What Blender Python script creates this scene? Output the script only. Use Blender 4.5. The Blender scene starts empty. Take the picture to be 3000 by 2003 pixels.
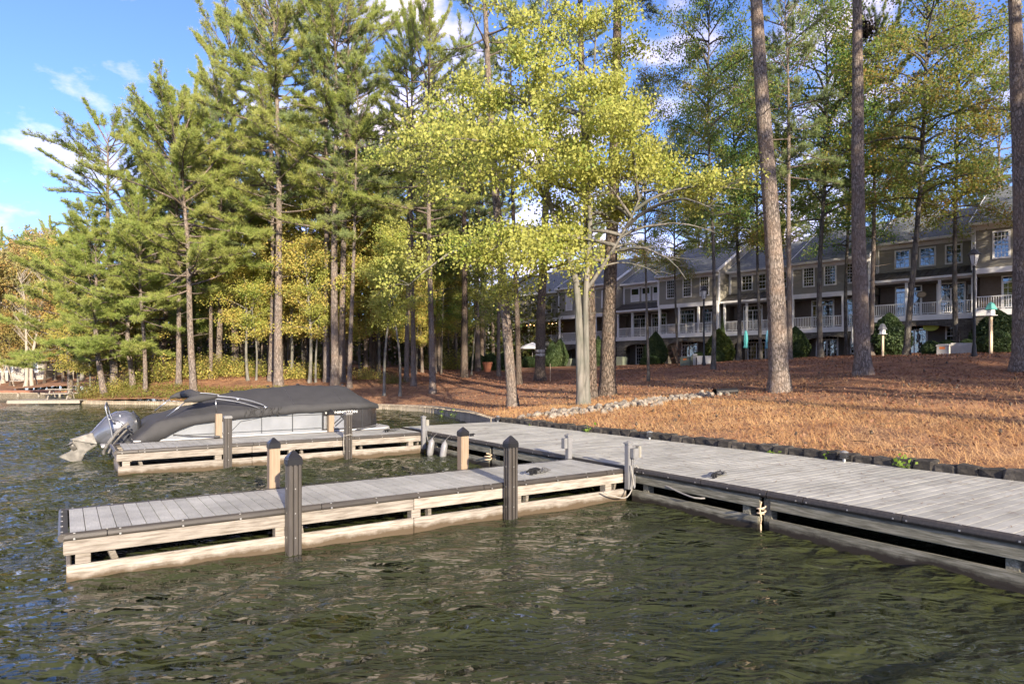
import bpy, bmesh, math, random
import numpy as np
from mathutils import Vector, Matrix
from mathutils.geometry import delaunay_2d_cdt

R = math.radians
rng = np.random.default_rng(7)
random.seed(7)
SC = bpy.context.scene
C = SC.collection

# ------------------------------------------------------------------ camera, sky, sun, exposure
CAM_Z = 2.29
cam_d = bpy.data.cameras.new('camera'); cam = bpy.data.objects.new('camera', cam_d); C.objects.link(cam)
cam.location = (0, 0, CAM_Z); cam.rotation_euler = (R(90), 0, 0)
cam_d.sensor_width = 36; cam_d.lens = 36*1950/3000; cam_d.shift_y = 73.5/3000
cam_d.clip_start = .05; cam_d.clip_end = 3000
SC.camera = cam

SUN_EL = R(16.5)
SUN_AZ = math.atan2(.40, -.917)          # compass-like: x = sin, y = cos
sun_dir = Vector((math.sin(SUN_AZ)*math.cos(SUN_EL), math.cos(SUN_AZ)*math.cos(SUN_EL), math.sin(SUN_EL)))
sd = bpy.data.lights.new('sun', 'SUN'); sd.energy = 4.8; sd.angle = R(.6); sd.color = (1, .86, .68)
so = bpy.data.objects.new('sun', sd); C.objects.link(so)
so.rotation_euler = (-sun_dir).to_track_quat('-Z', 'Y').to_euler(); so.location = sun_dir*80

W = bpy.data.worlds.new('World'); SC.world = W; W.use_nodes = True
nt = W.node_tree; nt.nodes.clear()
def N(t, **k):
    n = nt.nodes.new(t)
    for a, b in k.items(): setattr(n, a, b)
    return n
out = N('ShaderNodeOutputWorld'); bg = N('ShaderNodeBackground'); sky = N('ShaderNodeTexSky')
sky.sky_type = 'NISHITA'; sky.sun_disc = False; sky.sun_elevation = SUN_EL; sky.sun_rotation = SUN_AZ
sky.air_density = .7; sky.dust_density = .05; sky.ozone_density = 5.0
bg.inputs[1].default_value = .15
tc = N('ShaderNodeTexCoord'); mp = N('ShaderNodeMapping'); mp.inputs['Scale'].default_value = (1, 1, 2.1)
mp.inputs['Location'].default_value = (1.3, .4, .2)
n1 = N('ShaderNodeTexNoise'); n1.inputs['Scale'].default_value = 3.1; n1.inputs['Detail'].default_value = 8; n1.inputs['Roughness'].default_value = .58
r1 = N('ShaderNodeValToRGB'); r1.color_ramp.elements[0].position = .475; r1.color_ramp.elements[1].position = .62
mx = N('ShaderNodeMixRGB'); mx.inputs[2].default_value = (5.2, 5.1, 5.3, 1)
ml = N('ShaderNodeMath', operation='MULTIPLY'); ml.inputs[1].default_value = .85
nt.links.new(tc.outputs['Generated'], mp.inputs[0]); nt.links.new(mp.outputs[0], n1.inputs[0])
nt.links.new(n1.outputs[0], r1.inputs[0]); nt.links.new(r1.outputs[0], ml.inputs[0]); nt.links.new(ml.outputs[0], mx.inputs[0])
hs = N('ShaderNodeHueSaturation'); hs.inputs['Saturation'].default_value = 1.0; nt.links.new(sky.outputs[0], hs.inputs['Color']); nt.links.new(hs.outputs[0], mx.inputs[1]); tn = N('ShaderNodeMixRGB', blend_type='MULTIPLY'); tn.inputs[0].default_value = 1; tn.inputs[2].default_value = (1.10, .92, 1.0, 1)
nt.links.new(mx.outputs[0], tn.inputs[1]); nt.links.new(tn.outputs[0], bg.inputs[0]); nt.links.new(bg.outputs[0], out.inputs[0])

vs = SC.view_settings
vs.view_transform = 'Standard'; vs.look = 'None'; vs.exposure = 1.33; vs.gamma = 1; vs.use_curve_mapping = False
cy = SC.cycles
cy.max_bounces = 6; cy.diffuse_bounces = 3; cy.glossy_bounces = 3; cy.transmission_bounces = 3; cy.transparent_max_bounces = 4
cy.caustics_reflective = False; cy.caustics_refractive = False; cy.sample_clamp_indirect = 6
cy.use_adaptive_sampling = True; cy.adaptive_threshold = .02
try:
    cy.use_denoising = True; cy.denoiser = 'OPENIMAGEDENOISE'
except Exception: pass

# ------------------------------------------------------------------ materials
MATS = {}
def mat(name, c1, c2=None, scale=6, rough=.7, bump=0, stretch=(1, 1, 1), detail=4, metal=0, spec=.4, dist=.01, ramp=(.3, .7), c3=None, objvar=0, coat=0):
    m = bpy.data.materials.new(name); m.use_nodes = True; t = m.node_tree; b = t.nodes['Principled BSDF']
    b.inputs['Roughness'].default_value = rough; b.inputs['Metallic'].default_value = metal
    b.inputs['Specular IOR Level'].default_value = spec
    if coat: b.inputs['Coat Weight'].default_value = coat
    L = t.links.new
    if c2 is None:
        b.inputs['Base Color'].default_value = (*c1, 1)
    tc = t.nodes.new('ShaderNodeTexCoord'); mp = t.nodes.new('ShaderNodeMapping'); mp.inputs['Scale'].default_value = stretch
    L(tc.outputs['Object'], mp.inputs[0])
    nz = t.nodes.new('ShaderNodeTexNoise'); nz.inputs['Scale'].default_value = scale; nz.inputs['Detail'].default_value = detail
    nz.inputs['Roughness'].default_value = .62
    L(mp.outputs[0], nz.inputs[0])
    if c2 is not None:
        cr = t.nodes.new('ShaderNodeValToRGB'); e = cr.color_ramp.elements
        e[0].position, e[1].position = ramp; e[0].color = (*c1, 1); e[1].color = (*c2, 1)
        if c3 is not None:
            k = e.new((ramp[0]+ramp[1])/2); k.color = (*c3, 1)
        L(nz.outputs[0], cr.inputs[0]); src = cr.outputs[0]
        if objvar:
            oi = t.nodes.new('ShaderNodeObjectInfo'); mr = t.nodes.new('ShaderNodeMapRange')
            mr.inputs[3].default_value = 1-objvar; mr.inputs[4].default_value = 1+objvar
            hv = t.nodes.new('ShaderNodeHueSaturation')
            L(oi.outputs['Random'], mr.inputs[0]); L(mr.outputs[0], hv.inputs['Value']); L(src, hv.inputs['Color']); src = hv.outputs[0]
        L(src, b.inputs['Base Color'])
    if bump:
        bp = t.nodes.new('ShaderNodeBump'); bp.inputs['Strength'].default_value = bump; bp.inputs['Distance'].default_value = dist
        L(nz.outputs[0], bp.inputs['Height']); L(bp.outputs[0], b.inputs['Normal'])
    MATS[name] = m
    return m

def leaf_mat(name, cols, trans=.35, rough=.55, clump=.9):
    """leaf colour picked per leaf, plus slow drift through the crown"""
    m = bpy.data.materials.new(name); m.use_nodes = True; t = m.node_tree; b = t.nodes['Principled BSDF']; L = t.links.new
    b.inputs['Roughness'].default_value = rough; b.inputs['Specular IOR Level'].default_value = .25
    g = t.nodes.new('ShaderNodeNewGeometry'); tc = t.nodes.new('ShaderNodeTexCoord'); nz = t.nodes.new('ShaderNodeTexNoise')
    nz.inputs['Scale'].default_value = clump; nz.inputs['Detail'].default_value = 2; L(tc.outputs['Object'], nz.inputs[0])
    a = t.nodes.new('ShaderNodeMath'); a.operation = 'MULTIPLY_ADD'; a.inputs[1].default_value = .55
    a2 = t.nodes.new('ShaderNodeMath'); a2.operation = 'MULTIPLY_ADD'; a2.inputs[1].default_value = 1.3; a2.inputs[2].default_value = -.42
    oi = t.nodes.new('ShaderNodeObjectInfo'); a3 = t.nodes.new('ShaderNodeMath'); a3.operation = 'MULTIPLY_ADD'; a3.inputs[1].default_value = .22
    L(nz.outputs[0], a2.inputs[0]); L(g.outputs['Random Per Island'], a.inputs[0]); L(a2.outputs[0], a.inputs[2])
    L(oi.outputs['Random'], a3.inputs[0]); L(a.outputs[0], a3.inputs[2])
    cr = t.nodes.new('ShaderNodeValToRGB'); e = cr.color_ramp.elements
    e[0].color = (*cols[0], 1); e[1].color = (*cols[-1], 1); e[0].position = .05; e[1].position = .98
    for i, c in enumerate(cols[1:-1]):
        k = e.new(.05+.93*(i+1)/(len(cols)-1)); k.color = (*c, 1)
    L(a3.outputs[0], cr.inputs[0]); L(cr.outputs[0], b.inputs['Base Color'])
    tr = t.nodes.new('ShaderNodeBsdfTranslucent'); ms = t.nodes.new('ShaderNodeMixShader'); ms.inputs[0].default_value = trans
    L(cr.outputs[0], tr.inputs[0]); L(b.outputs[0], ms.inputs[1]); L(tr.outputs[0], ms.inputs[2])
    L(ms.outputs[0], t.nodes['Material Output'].inputs[0])
    MATS[name] = m
    return m

mat('board', (.34, .338, .295), (.455, .45, .395), 5, .62, .25, (1.2, 14, 6), dist=.004, objvar=.10)
def stain(name, scale, lo, hi):
    """broad weathering blotches in world space over an existing material"""
    t = MATS[name].node_tree; L = t.links.new; b = t.nodes['Principled BSDF']; src = b.inputs['Base Color'].links[0].from_socket
    g = t.nodes.new('ShaderNodeNewGeometry'); nz = t.nodes.new('ShaderNodeTexNoise'); nz.inputs['Scale'].default_value = scale; nz.inputs['Detail'].default_value = 7; nz.inputs['Roughness'].default_value = .7; L(g.outputs['Position'], nz.inputs[0])
    mr = t.nodes.new('ShaderNodeMapRange'); mr.inputs[1].default_value = .3; mr.inputs[2].default_value = .7; mr.inputs[3].default_value = lo; mr.inputs[4].default_value = hi; L(nz.outputs[0], mr.inputs[0])
    mx = t.nodes.new('ShaderNodeMixRGB'); mx.blend_type = 'MULTIPLY'; mx.inputs[0].default_value = 1; L(src, mx.inputs[1]); L(mr.outputs[0], mx.inputs[2]); L(mx.outputs[0], b.inputs['Base Color'])
stain('board', 1.3, .66, 1.16)
mat('bumper', (.028, .025, .022), (.062, .054, .046), 3, .42, .15, (1, 8, 8), dist=.004)
mat('screw', (.40, .39, .37), rough=.35, metal=.6)
mat('new_post', (.20, .145, .092), (.285, .215, .145), 4, .6, .15, (9, 9, .6), dist=.004)
mat('black_cap', (.014, .014, .015), rough=.28)
mat('piling', (.042, .038, .034), (.078, .069, .06), 3, .33, .1, (5, 5, .5), dist=.004)
mat('grey_cap', (.15, .15, .15), (.20, .20, .195), 8, .45)
mat('vinyl', (.15, .15, .155), (.19, .19, .19), 4, .4)
mat('plastic_box', (.20, .19, .16), (.26, .25, .21), 8, .5)
mat('rope', (.25, .24, .21), (.33, .31, .27), 40, .85, .4)
mat('dark_rope', (.06, .06, .06), (.11, .11, .11), 40, .85, .4)
mat('wall_block', (.022, .02, .017), (.085, .076, .06), 7, .9, .8, dist=.03, c3=(.045, .04, .033), objvar=.35)
mat('wall_paver', (.20, .165, .12), (.36, .31, .23), 6, .9, .6, dist=.02, objvar=.2)
mat('cover', (.033, .033, .034), (.045, .045, .046), 3, .8, .12, dist=.02)
mat('cover_light', (.17, .16, .145), (.20, .19, .17), 3, .8, .12, dist=.02)
mat('hull_white', (.22, .235, .25), (.28, .295, .31), 2, .25, metal=.25, coat=.3)
mat('hull_dark', (.028, .027, .028), (.04, .038, .038), 2, .22, metal=.2, coat=.5)
mat('aluminium', (.42, .43, .44), rough=.32, metal=.95)
mat('trim_dark', (.05, .055, .06), rough=.4, metal=.4)
mat('white_gloss', (.46, .46, .46), rough=.3)
mat('cowl', (.12, .128, .145), (.16, .17, .19), 1.5, .25, metal=.55, coat=.6)
mat('cowl_dark', (.03, .032, .035), rough=.25, coat=.5)
mat('motor_grey', (.065, .062, .055), (.19, .18, .16), 7, .5, metal=.2)
mat('deck_grey', (.36, .36, .37), (.42, .42, .42), 8, .7)
mat('letter', (.86, .86, .84), rough=.4)
mat('fender', (.17, .17, .17), (.23, .23, .23), 5, .3)
mat('white_paint', (.76, .75, .72), (.83, .82, .79), 3, .45)
mat('curtain', (.62, .61, .58), (.74, .73, .7), 6, .8, stretch=(10, 10, .3))
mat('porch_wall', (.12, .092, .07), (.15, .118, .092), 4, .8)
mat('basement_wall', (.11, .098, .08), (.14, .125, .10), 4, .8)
mat('metal_roof', (.10, .095, .09), (.13, .122, .115), 3, .35, metal=.5)
mat('black_metal', (.02, .02, .021), rough=.4, metal=.3)
mat('teal', (.05, .25, .26), (.07, .31, .32), 6, .8)
mat('blue_cloth', (.09, .25, .36), (.12, .3, .42), 6, .8)
mat('grey_cloth', (.40, .40, .38), (.48, .48, .45), 6, .85)
mat('white_cloth', (.74, .74, .71), (.8, .8, .77), 6, .85)
mat('stone', (.12, .10, .08), (.30, .265, .21), 3, .85, .4, dist=.03, objvar=.35)
mat('concrete', (.38, .37, .33), (.48, .46, .42), 5, .85, .2)
mat('box_green', (.13, .15, .11), (.17, .19, .14), 6, .6)
mat('orange_label', (.75, .22, .05), rough=.6)
mat('light_wood', (.55, .42, .27), (.66, .53, .36), 6, .7, .2, (8, 8, .7))
mat('grey_shingle', (.20, .20, .20), (.28, .28, .27), 12, .8, .3)
mat('teal_paint', (.06, .25, .22), (.08, .29, .26), 6, .6)
mat('yellow_green', (.55, .60, .10), rough=.7)
mat('wicker', (.22, .17, .10), rough=.8)
mat('bleached', (.25, .22, .175), (.33, .295, .245), 5, .75, .2, (2, 2, 2))
mat('brown_dock', (.22, .10, .06), (.32, .16, .10), 5, .8, .2)
mat('tan_siding', (.30, .28, .25), (.36, .34, .3), 5, .8)
mat('chalk', (.62, .60, .56), rough=.9)
mat('nest', (.03, .024, .018), rough=1)
mat('lamp_glass', (.55, .55, .52), rough=.2)
mat('terracotta', (.42, .16, .08), rough=.8)

def lumber(name, c1, c2, c3, stain, top):
    """grained plank; below `top` an algae and mud waterline with a ragged edge"""
    m = mat(name, c1, c2, 4.2, .78, .5, (.85, 9, 10), 11, dist=.01, c3=c3, ramp=(.34, .66), objvar=.15)
    t = m.node_tree; L = t.links.new; b = t.nodes['Principled BSDF']
    src = b.inputs['Base Color'].links[0].from_socket
    tc = t.nodes.new('ShaderNodeTexCoord'); g = t.nodes.new('ShaderNodeNewGeometry'); sx = t.nodes.new('ShaderNodeSeparateXYZ'); L(g.outputs['Position'], sx.inputs[0])
    nz = t.nodes.new('ShaderNodeTexNoise'); nz.inputs['Scale'].default_value = 2.6; nz.inputs['Detail'].default_value = 7; nz.inputs['Roughness'].default_value = .7; L(tc.outputs['Object'], nz.inputs[0])
    ma = t.nodes.new('ShaderNodeMath'); ma.operation = 'MULTIPLY_ADD'; ma.inputs[1].default_value = .22; L(nz.outputs[0], ma.inputs[0]); L(sx.outputs['Z'], ma.inputs[2])
    mr = t.nodes.new('ShaderNodeMapRange'); mr.inputs[1].default_value = top+.11+.035; mr.inputs[2].default_value = top+.11-.035; L(ma.outputs[0], mr.inputs[0])
    mx = t.nodes.new('ShaderNodeMixRGB'); mx.inputs[2].default_value = (*stain, 1); L(mr.outputs[0], mx.inputs[0]); L(src, mx.inputs[1])
    L(mx.outputs[0], b.inputs['Base Color'])
lumber('pale_lumber', (.14, .12, .095), (.345, .312, .268), (.255, .226, .19), (.075, .053, .03), .085)
lumber('grey_lumber', (.085, .082, .058), (.29, .275, .215), (.175, .168, .122), (.022, .017, .011), .10)

def siding():
    m = mat('siding', (.27, .25, .20), (.305, .285, .23), 3, .65)
    t = m.node_tree; L = t.links.new; b = t.nodes['Principled BSDF']
    tc = t.nodes.new('ShaderNodeTexCoord'); sx = t.nodes.new('ShaderNodeSeparateXYZ'); L(tc.outputs['Object'], sx.inputs[0])
    mu = t.nodes.new('ShaderNodeMath'); mu.operation = 'MULTIPLY'; mu.inputs[1].default_value = 1/.165; L(sx.outputs['Z'], mu.inputs[0])
    fr = t.nodes.new('ShaderNodeMath'); fr.operation = 'FRACT'; L(mu.outputs[0], fr.inputs[0])
    iv = t.nodes.new('ShaderNodeMath'); iv.operation = 'SUBTRACT'; iv.inputs[0].default_value = 1; L(fr.outputs[0], iv.inputs[1])
    bp = t.nodes.new('ShaderNodeBump'); bp.inputs['Strength'].default_value = 1; bp.inputs['Distance'].default_value = .022; L(iv.outputs[0], bp.inputs['Height']); L(bp.outputs[0], b.inputs['Normal'])
siding()
def brickmat(name, c1, c2, mortar, scale, bw, rh, bump=.6, rough=.85, coord='xz', msize=.012):
    m = bpy.data.materials.new(name); m.use_nodes = True; t = m.node_tree; b = t.nodes['Principled BSDF']; L = t.links.new
    b.inputs['Roughness'].default_value = rough
    tc = t.nodes.new('ShaderNodeTexCoord'); sx = t.nodes.new('ShaderNodeSeparateXYZ'); cx = t.nodes.new('ShaderNodeCombineXYZ'); L(tc.outputs['Object'], sx.inputs[0])
    L(sx.outputs['X'], cx.inputs[0]); L(sx.outputs['Z' if coord == 'xz' else 'Y'], cx.inputs[1])
    k = t.nodes.new('ShaderNodeTexBrick'); L(cx.outputs[0], k.inputs[0]); k.inputs['Scale'].default_value = scale
    k.inputs['Color1'].default_value = (*c1, 1); k.inputs['Color2'].default_value = (*c2, 1); k.inputs['Mortar'].default_value = (*mortar, 1)
    k.inputs['Mortar Size'].default_value = msize; k.inputs['Brick Width'].default_value = bw; k.inputs['Row Height'].default_value = rh
    nz = t.nodes.new('ShaderNodeTexNoise'); nz.inputs['Scale'].default_value = 4; nz.inputs['Detail'].default_value = 5; L(tc.outputs['Object'], nz.inputs[0])
    mx = t.nodes.new('ShaderNodeMixRGB'); mx.blend_type = 'MULTIPLY'; mx.inputs[0].default_value = .6; L(k.outputs['Color'], mx.inputs[1])
    mr = t.nodes.new('ShaderNodeMapRange'); mr.inputs[3].default_value = .55; mr.inputs[4].default_value = 1.35; L(nz.outputs[0], mr.inputs[0]); L(mr.outputs[0], mx.inputs[2])
    L(mx.outputs[0], b.inputs['Base Color'])
    bp = t.nodes.new('ShaderNodeBump'); bp.inputs['Strength'].default_value = bump; bp.inputs['Distance'].default_value = .02; bp.invert = True
    L(k.outputs['Fac'], bp.inputs['Height']); L(bp.outputs[0], b.inputs['Normal'])
    MATS[name] = m
brickmat('stone_veneer', (.10, .092, .078), (.19, .172, .14), (.045, .04, .034), 1, .42, .15)
brickmat('shingles', (.115, .13, .13), (.18, .195, .19), (.07, .075, .075), 1, .3, .14, .5, .9, 'xy')

def glass():
    m = bpy.data.materials.new('glass'); m.use_nodes = True; b = m.node_tree.nodes['Principled BSDF']
    b.inputs['Base Color'].default_value = (.012, .013, .014, 1); b.inputs['Roughness'].default_value = .03; b.inputs['Specular IOR Level'].default_value = 1.0
    b.inputs['IOR'].default_value = 1.9
    t = m.node_tree; tc = t.nodes.new('ShaderNodeTexCoord'); nz = t.nodes.new('ShaderNodeTexNoise'); nz.inputs['Scale'].default_value = 1.3
    t.links.new(tc.outputs['Object'], nz.inputs[0]); bp = t.nodes.new('ShaderNodeBump'); bp.inputs['Strength'].default_value = .25; bp.inputs['Distance'].default_value = .04
    t.links.new(nz.outputs[0], bp.inputs['Height']); t.links.new(bp.outputs[0], b.inputs['Normal'])
    MATS['glass'] = m
glass()

def bark(name, c1, c2, c3, sc, bump, stretch=(1, 1, .28), dist=.05):
    m = bpy.data.materials.new(name); m.use_nodes = True; t = m.node_tree; b = t.nodes['Principled BSDF']; L = t.links.new
    b.inputs['Roughness'].default_value = .9; b.inputs['Specular IOR Level'].default_value = .15
    tc = t.nodes.new('ShaderNodeTexCoord'); mp = t.nodes.new('ShaderNodeMapping'); mp.inputs['Scale'].default_value = stretch; L(tc.outputs['Object'], mp.inputs[0])
    nz = t.nodes.new('ShaderNodeTexNoise'); nz.inputs['Scale'].default_value = sc*1.2; nz.inputs['Detail'].default_value = 5; L(mp.outputs[0], nz.inputs[0])
    add = t.nodes.new('ShaderNodeVectorMath'); add.operation = 'MULTIPLY_ADD'; add.inputs[1].default_value = (.12, .12, .12); L(nz.outputs['Color'], add.inputs[0]); L(mp.outputs[0], add.inputs[2])
    vo = t.nodes.new('ShaderNodeTexVoronoi'); vo.feature = 'DISTANCE_TO_EDGE'; vo.inputs['Scale'].default_value = sc; L(add.outputs[0], vo.inputs[0])
    cr = t.nodes.new('ShaderNodeValToRGB'); e = cr.color_ramp.elements; e[0].color = (*c1, 1); e[1].color = (*c2, 1); e[0].position = .0; e[1].position = .16; L(vo.outputs[0], cr.inputs[0])
    mx = t.nodes.new('ShaderNodeMixRGB'); mx.inputs[2].default_value = (*c3, 1); L(cr.outputs[0], mx.inputs[1])
    n2 = t.nodes.new('ShaderNodeTexNoise'); n2.inputs['Scale'].default_value = 1.7; n2.inputs['Detail'].default_value = 6; L(tc.outputs['Object'], n2.inputs[0])
    mr = t.nodes.new('ShaderNodeMapRange'); mr.inputs[1].default_value = .42; mr.inputs[2].default_value = .68; L(n2.outputs[0], mr.inputs[0]); L(mr.outputs[0], mx.inputs[0])
    L(mx.outputs[0], b.inputs['Base Color'])
    mm = t.nodes.new('ShaderNodeMath'); mm.operation = 'MULTIPLY_ADD'; mm.inputs[1].default_value = .35; L(nz.outputs[0], mm.inputs[0])
    ms = t.nodes.new('ShaderNodeMapRange'); ms.inputs[2].default_value = .14; L(vo.outputs[0], ms.inputs[0]); L(ms.outputs[0], mm.inputs[2])
    bp = t.nodes.new('ShaderNodeBump'); bp.inputs['Strength'].default_value = bump; bp.inputs['Distance'].default_value = dist; L(mm.outputs[0], bp.inputs['Height']); L(bp.outputs[0], b.inputs['Normal'])
    MATS[name] = m
bark('pine_bark', (.115, .095, .08), (.235, .20, .17), (.235, .18, .14), 15, .8)
bark('brown_bark', (.055, .04, .03), (.17, .13, .10), (.13, .11, .09), 14, .9)
bark('smooth_bark', (.13, .12, .10), (.20, .185, .158), (.105, .11, .088), 5, .35, (1, 1, .15), .02)
bark('white_bark', (.29, .25, .20), (.38, .34, .28), (.32, .28, .23), 5, .3, (1, 1, .2), .02)
bark('dark_bark', (.05, .043, .036), (.13, .115, .10), (.17, .16, .135), 11, .8)

leaf_mat('needles', [(.19, .27, .065), (.29, .37, .09), (.40, .445, .12), (.46, .45, .15)], .45, clump=.5)
leaf_mat('needles_dark', [(.14, .20, .08), (.22, .28, .105), (.31, .345, .13)], .3, clump=.5)
leaf_mat('leaf_yellow', [(.12, .19, .04), (.25, .33, .07), (.40, .44, .10), (.51, .50, .13), (.38, .40, .10)], .5, clump=.8)
leaf_mat('leaf_gold', [(.19, .26, .05), (.33, .38, .08), (.47, .44, .10), (.53, .39, .11), (.30, .33, .08)], .4, clump=.7)
leaf_mat('leaf_green', [(.05, .13, .035), (.09, .19, .045), (.14, .25, .055), (.24, .31, .07), (.32, .28, .07)], .55, clump=.35)
leaf_mat('leaf_mixed', [(.09, .18, .04), (.14, .235, .05), (.23, .29, .06), (.33, .30, .07), (.36, .22, .07)], .55, clump=.35)
leaf_mat('leaf_rust', [(.30, .15, .06), (.42, .24, .09), (.36, .30, .09), (.22, .21, .07)], .4, clump=.6)
leaf_mat('leaf_tan', [(.34, .25, .12), (.44, .33, .16), (.36, .31, .13), (.25, .25, .09)], .4, clump=.6)
leaf_mat('boxwood', [(.03, .055, .02), (.05, .08, .028), (.08, .11, .035)], .2, clump=1.5)
leaf_mat('boxwood_light', [(.05, .075, .018), (.09, .12, .025), (.13, .15, .03)], .25, clump=1.5)
leaf_mat('shrub_leaf', [(.08, .10, .02), (.15, .17, .03), (.22, .2, .05), (.2, .13, .05)], .35, clump=1.2)
leaf_mat('fresh_leaf', [(.10, .19, .02), (.16, .26, .03), (.21, .29, .05)], .4)
leaf_mat('straw', [(.28, .13, .05), (.46, .24, .09), (.60, .35, .14), (.70, .45, .21)], .1, clump=.8)
leaf_mat('litter', [(.10, .045, .03), (.17, .075, .04), (.23, .11, .06), (.29, .17, .10)], .15, clump=.5)
leaf_mat('leaf_dim', [(.05, .075, .02), (.08, .10, .028), (.13, .12, .035), (.07, .10, .03)], .3, clump=.15)

# ------------------------------------------------------------------ helpers
def tag(o, label=None, cat=None, group=None, kind=None):
    if label: o['label'] = label
    if cat: o['category'] = cat
    if group: o['group'] = group
    if kind: o['kind'] = kind
    return o
def thing(name, label, cat, loc=(0, 0, 0), rz=0, group=None, rot=None):
    o = bpy.data.objects.new(name, None); C.objects.link(o); o.empty_display_size = .2
    o.location = loc; o.rotation_euler = rot or (0, 0, rz)
    return tag(o, label, cat, group)
def link(name, me, parent=None, loc=None, rot=None, scale=None):
    o = bpy.data.objects.new(name, me); C.objects.link(o)
    if parent is not None: o.parent = parent
    if loc is not None: o.location = loc
    if rot is not None: o.rotation_euler = rot
    if scale is not None: o.scale = scale
    return o
def np_mesh(name, V, F, m, smooth=False):
    """V (n,3); F (k,3) or (k,4) int arrays, or a list of such arrays"""
    me = bpy.data.meshes.new(name)
    Fs = F if isinstance(F, list) else [F]
    Fs = [np.asarray(f, dtype=np.int32) for f in Fs if len(f)]
    V = np.asarray(V, dtype=np.float32)
    me.vertices.add(len(V)); me.vertices.foreach_set('co', V.ravel())
    idx = np.concatenate([f.ravel() for f in Fs]); tot = np.concatenate([np.full(len(f), f.shape[1], np.int32) for f in Fs])
    me.loops.add(len(idx)); me.loops.foreach_set('vertex_index', idx)
    me.polygons.add(len(tot)); st = np.concatenate([[0], np.cumsum(tot)[:-1]]).astype(np.int32)
    me.polygons.foreach_set('loop_start', st); me.polygons.foreach_set('loop_total', tot)
    if smooth: me.polygons.foreach_set('use_smooth', np.ones(len(tot), bool))
    me.materials.append(MATS[m]); me.update(calc_edges=True)
    return me
class MB:
    """collects boxes, tubes, lathes and prisms, builds ONE mesh"""
    def __init__(s): s.V = []; s.F = []; s.n = 0
    def raw(s, vs, fs):
        b = s.n; s.V.extend([tuple(v) for v in vs]); s.n += len(vs); s.F.extend([tuple(i+b for i in f) for f in fs]); return s
    def box(s, x0, x1, y0, y1, z0, z1):
        v = [(x, y, z) for z in (z0, z1) for y in (y0, y1) for x in (x0, x1)]
        return s.raw(v, [(0, 2, 3, 1), (4, 5, 7, 6), (0, 1, 5, 4), (2, 6, 7, 3), (0, 4, 6, 2), (1, 3, 7, 5)])
    def cbox(s, c, d): return s.box(c[0]-d[0]/2, c[0]+d[0]/2, c[1]-d[1]/2, c[1]+d[1]/2, c[2]-d[2]/2, c[2]+d[2]/2)
    def tube(s, pts, rad, sides=6, caps=True):
        pts = [Vector(p) for p in pts]; n = len(pts)
        if not hasattr(rad, '__len__'): rad = [rad]*n
        vs = []; up = Vector((0, 0, 1))
        for i, p in enumerate(pts):
            d = (pts[min(i+1, n-1)]-pts[max(i-1, 0)]).normalized()
            a = d.cross(up if abs(d.z) < .95 else Vector((1, 0, 0))).normalized(); b = a.cross(d).normalized()
            for k in range(sides):
                t = 2*math.pi*k/sides; vs.append(p+(a*math.cos(t)+b*math.sin(t))*rad[i])
        fs = [(i*sides+k, i*sides+(k+1) % sides, (i+1)*sides+(k+1) % sides, (i+1)*sides+k) for i in range(n-1) for k in range(sides)]
        if caps: fs += [tuple(range(sides))[::-1], tuple((n-1)*sides+k for k in range(sides))]
        return s.raw(vs, fs)
    def bar(s, p, q, w, h=None):
        return s.tube([p, q], w/2 if h is None else w/2, 4)
    def lathe(s, prof, sides=12, c=(0, 0, 0)):
        vs = [(c[0]+r*math.cos(2*math.pi*k/sides), c[1]+r*math.sin(2*math.pi*k/sides), c[2]+z) for r, z in prof for k in range(sides)]
        n = len(prof)
        fs = [(i*sides+k, i*sides+(k+1) % sides, (i+1)*sides+(k+1) % sides, (i+1)*sides+k) for i in range(n-1) for k in range(sides)]
        fs += [tuple(range(sides))[::-1], tuple((n-1)*sides+k for k in range(sides))]
        return s.raw(vs, fs)
    def prism(s, outline, axis, a0, a1):
        """outline 2D; axis 'x': (y,z), 'y': (x,z), 'z': (x,y)"""
        f = {'x': lambda p, a: (a, p[0], p[1]), 'y': lambda p, a: (p[0], a, p[1]), 'z': lambda p, a: (p[0], p[1], a)}[axis]
        n = len(outline); vs = [f(p, a0) for p in outline]+[f(p, a1) for p in outline]
        return s.raw(vs, [tuple(range(n))[::-1], tuple(range(n, 2*n))]+[(i, (i+1) % n, n+(i+1) % n, n+i) for i in range(n)])
    def mesh(s, name, m, bevel=0, smooth=False, seg=2):
        me = bpy.data.meshes.new(name); me.from_pydata(s.V, [], s.F)
        bm = bmesh.new(); bm.from_mesh(me)
        bmesh.ops.recalc_face_normals(bm, faces=bm.faces)
        if bevel:
            bmesh.ops.bevel(bm, geom=[e for e in bm.edges if len(e.link_faces) == 2 and e.calc_face_angle(0) > .5], offset=bevel, segments=seg, affect='EDGES', clamp_overlap=True)
        bm.to_mesh(me); bm.free()
        if smooth:
            for p in me.polygons: p.use_smooth = True
        me.materials.append(MATS[m]); return me
    def build(s, name, m, parent=None, bevel=0, smooth=False, **k):
        return link(name, s.mesh(name, m, bevel, smooth), parent, **k)
def copy_tree(o, parent=None):
    c = o.copy(); C.objects.link(c); c.parent = parent
    for ch in list(o.children): copy_tree(ch, c)
    return c
def smooth_path(P, step):
    """Catmull-Rom resampled at about `step`"""
    P = [np.array(p, float) for p in P]; Q = []
    for i in range(len(P)-1):
        p0, p1, p2, p3 = P[max(i-1, 0)], P[i], P[i+1], P[min(i+2, len(P)-1)]
        n = max(1, int(np.linalg.norm(p2-p1)/step))
        for k in range(n):
            t = k/n; Q.append(.5*((2*p1)+(-p0+p2)*t+(2*p0-5*p1+4*p2-p3)*t*t+(-p0+3*p1-3*p2+p3)*t**3))
    Q.append(P[-1]); return Q
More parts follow.
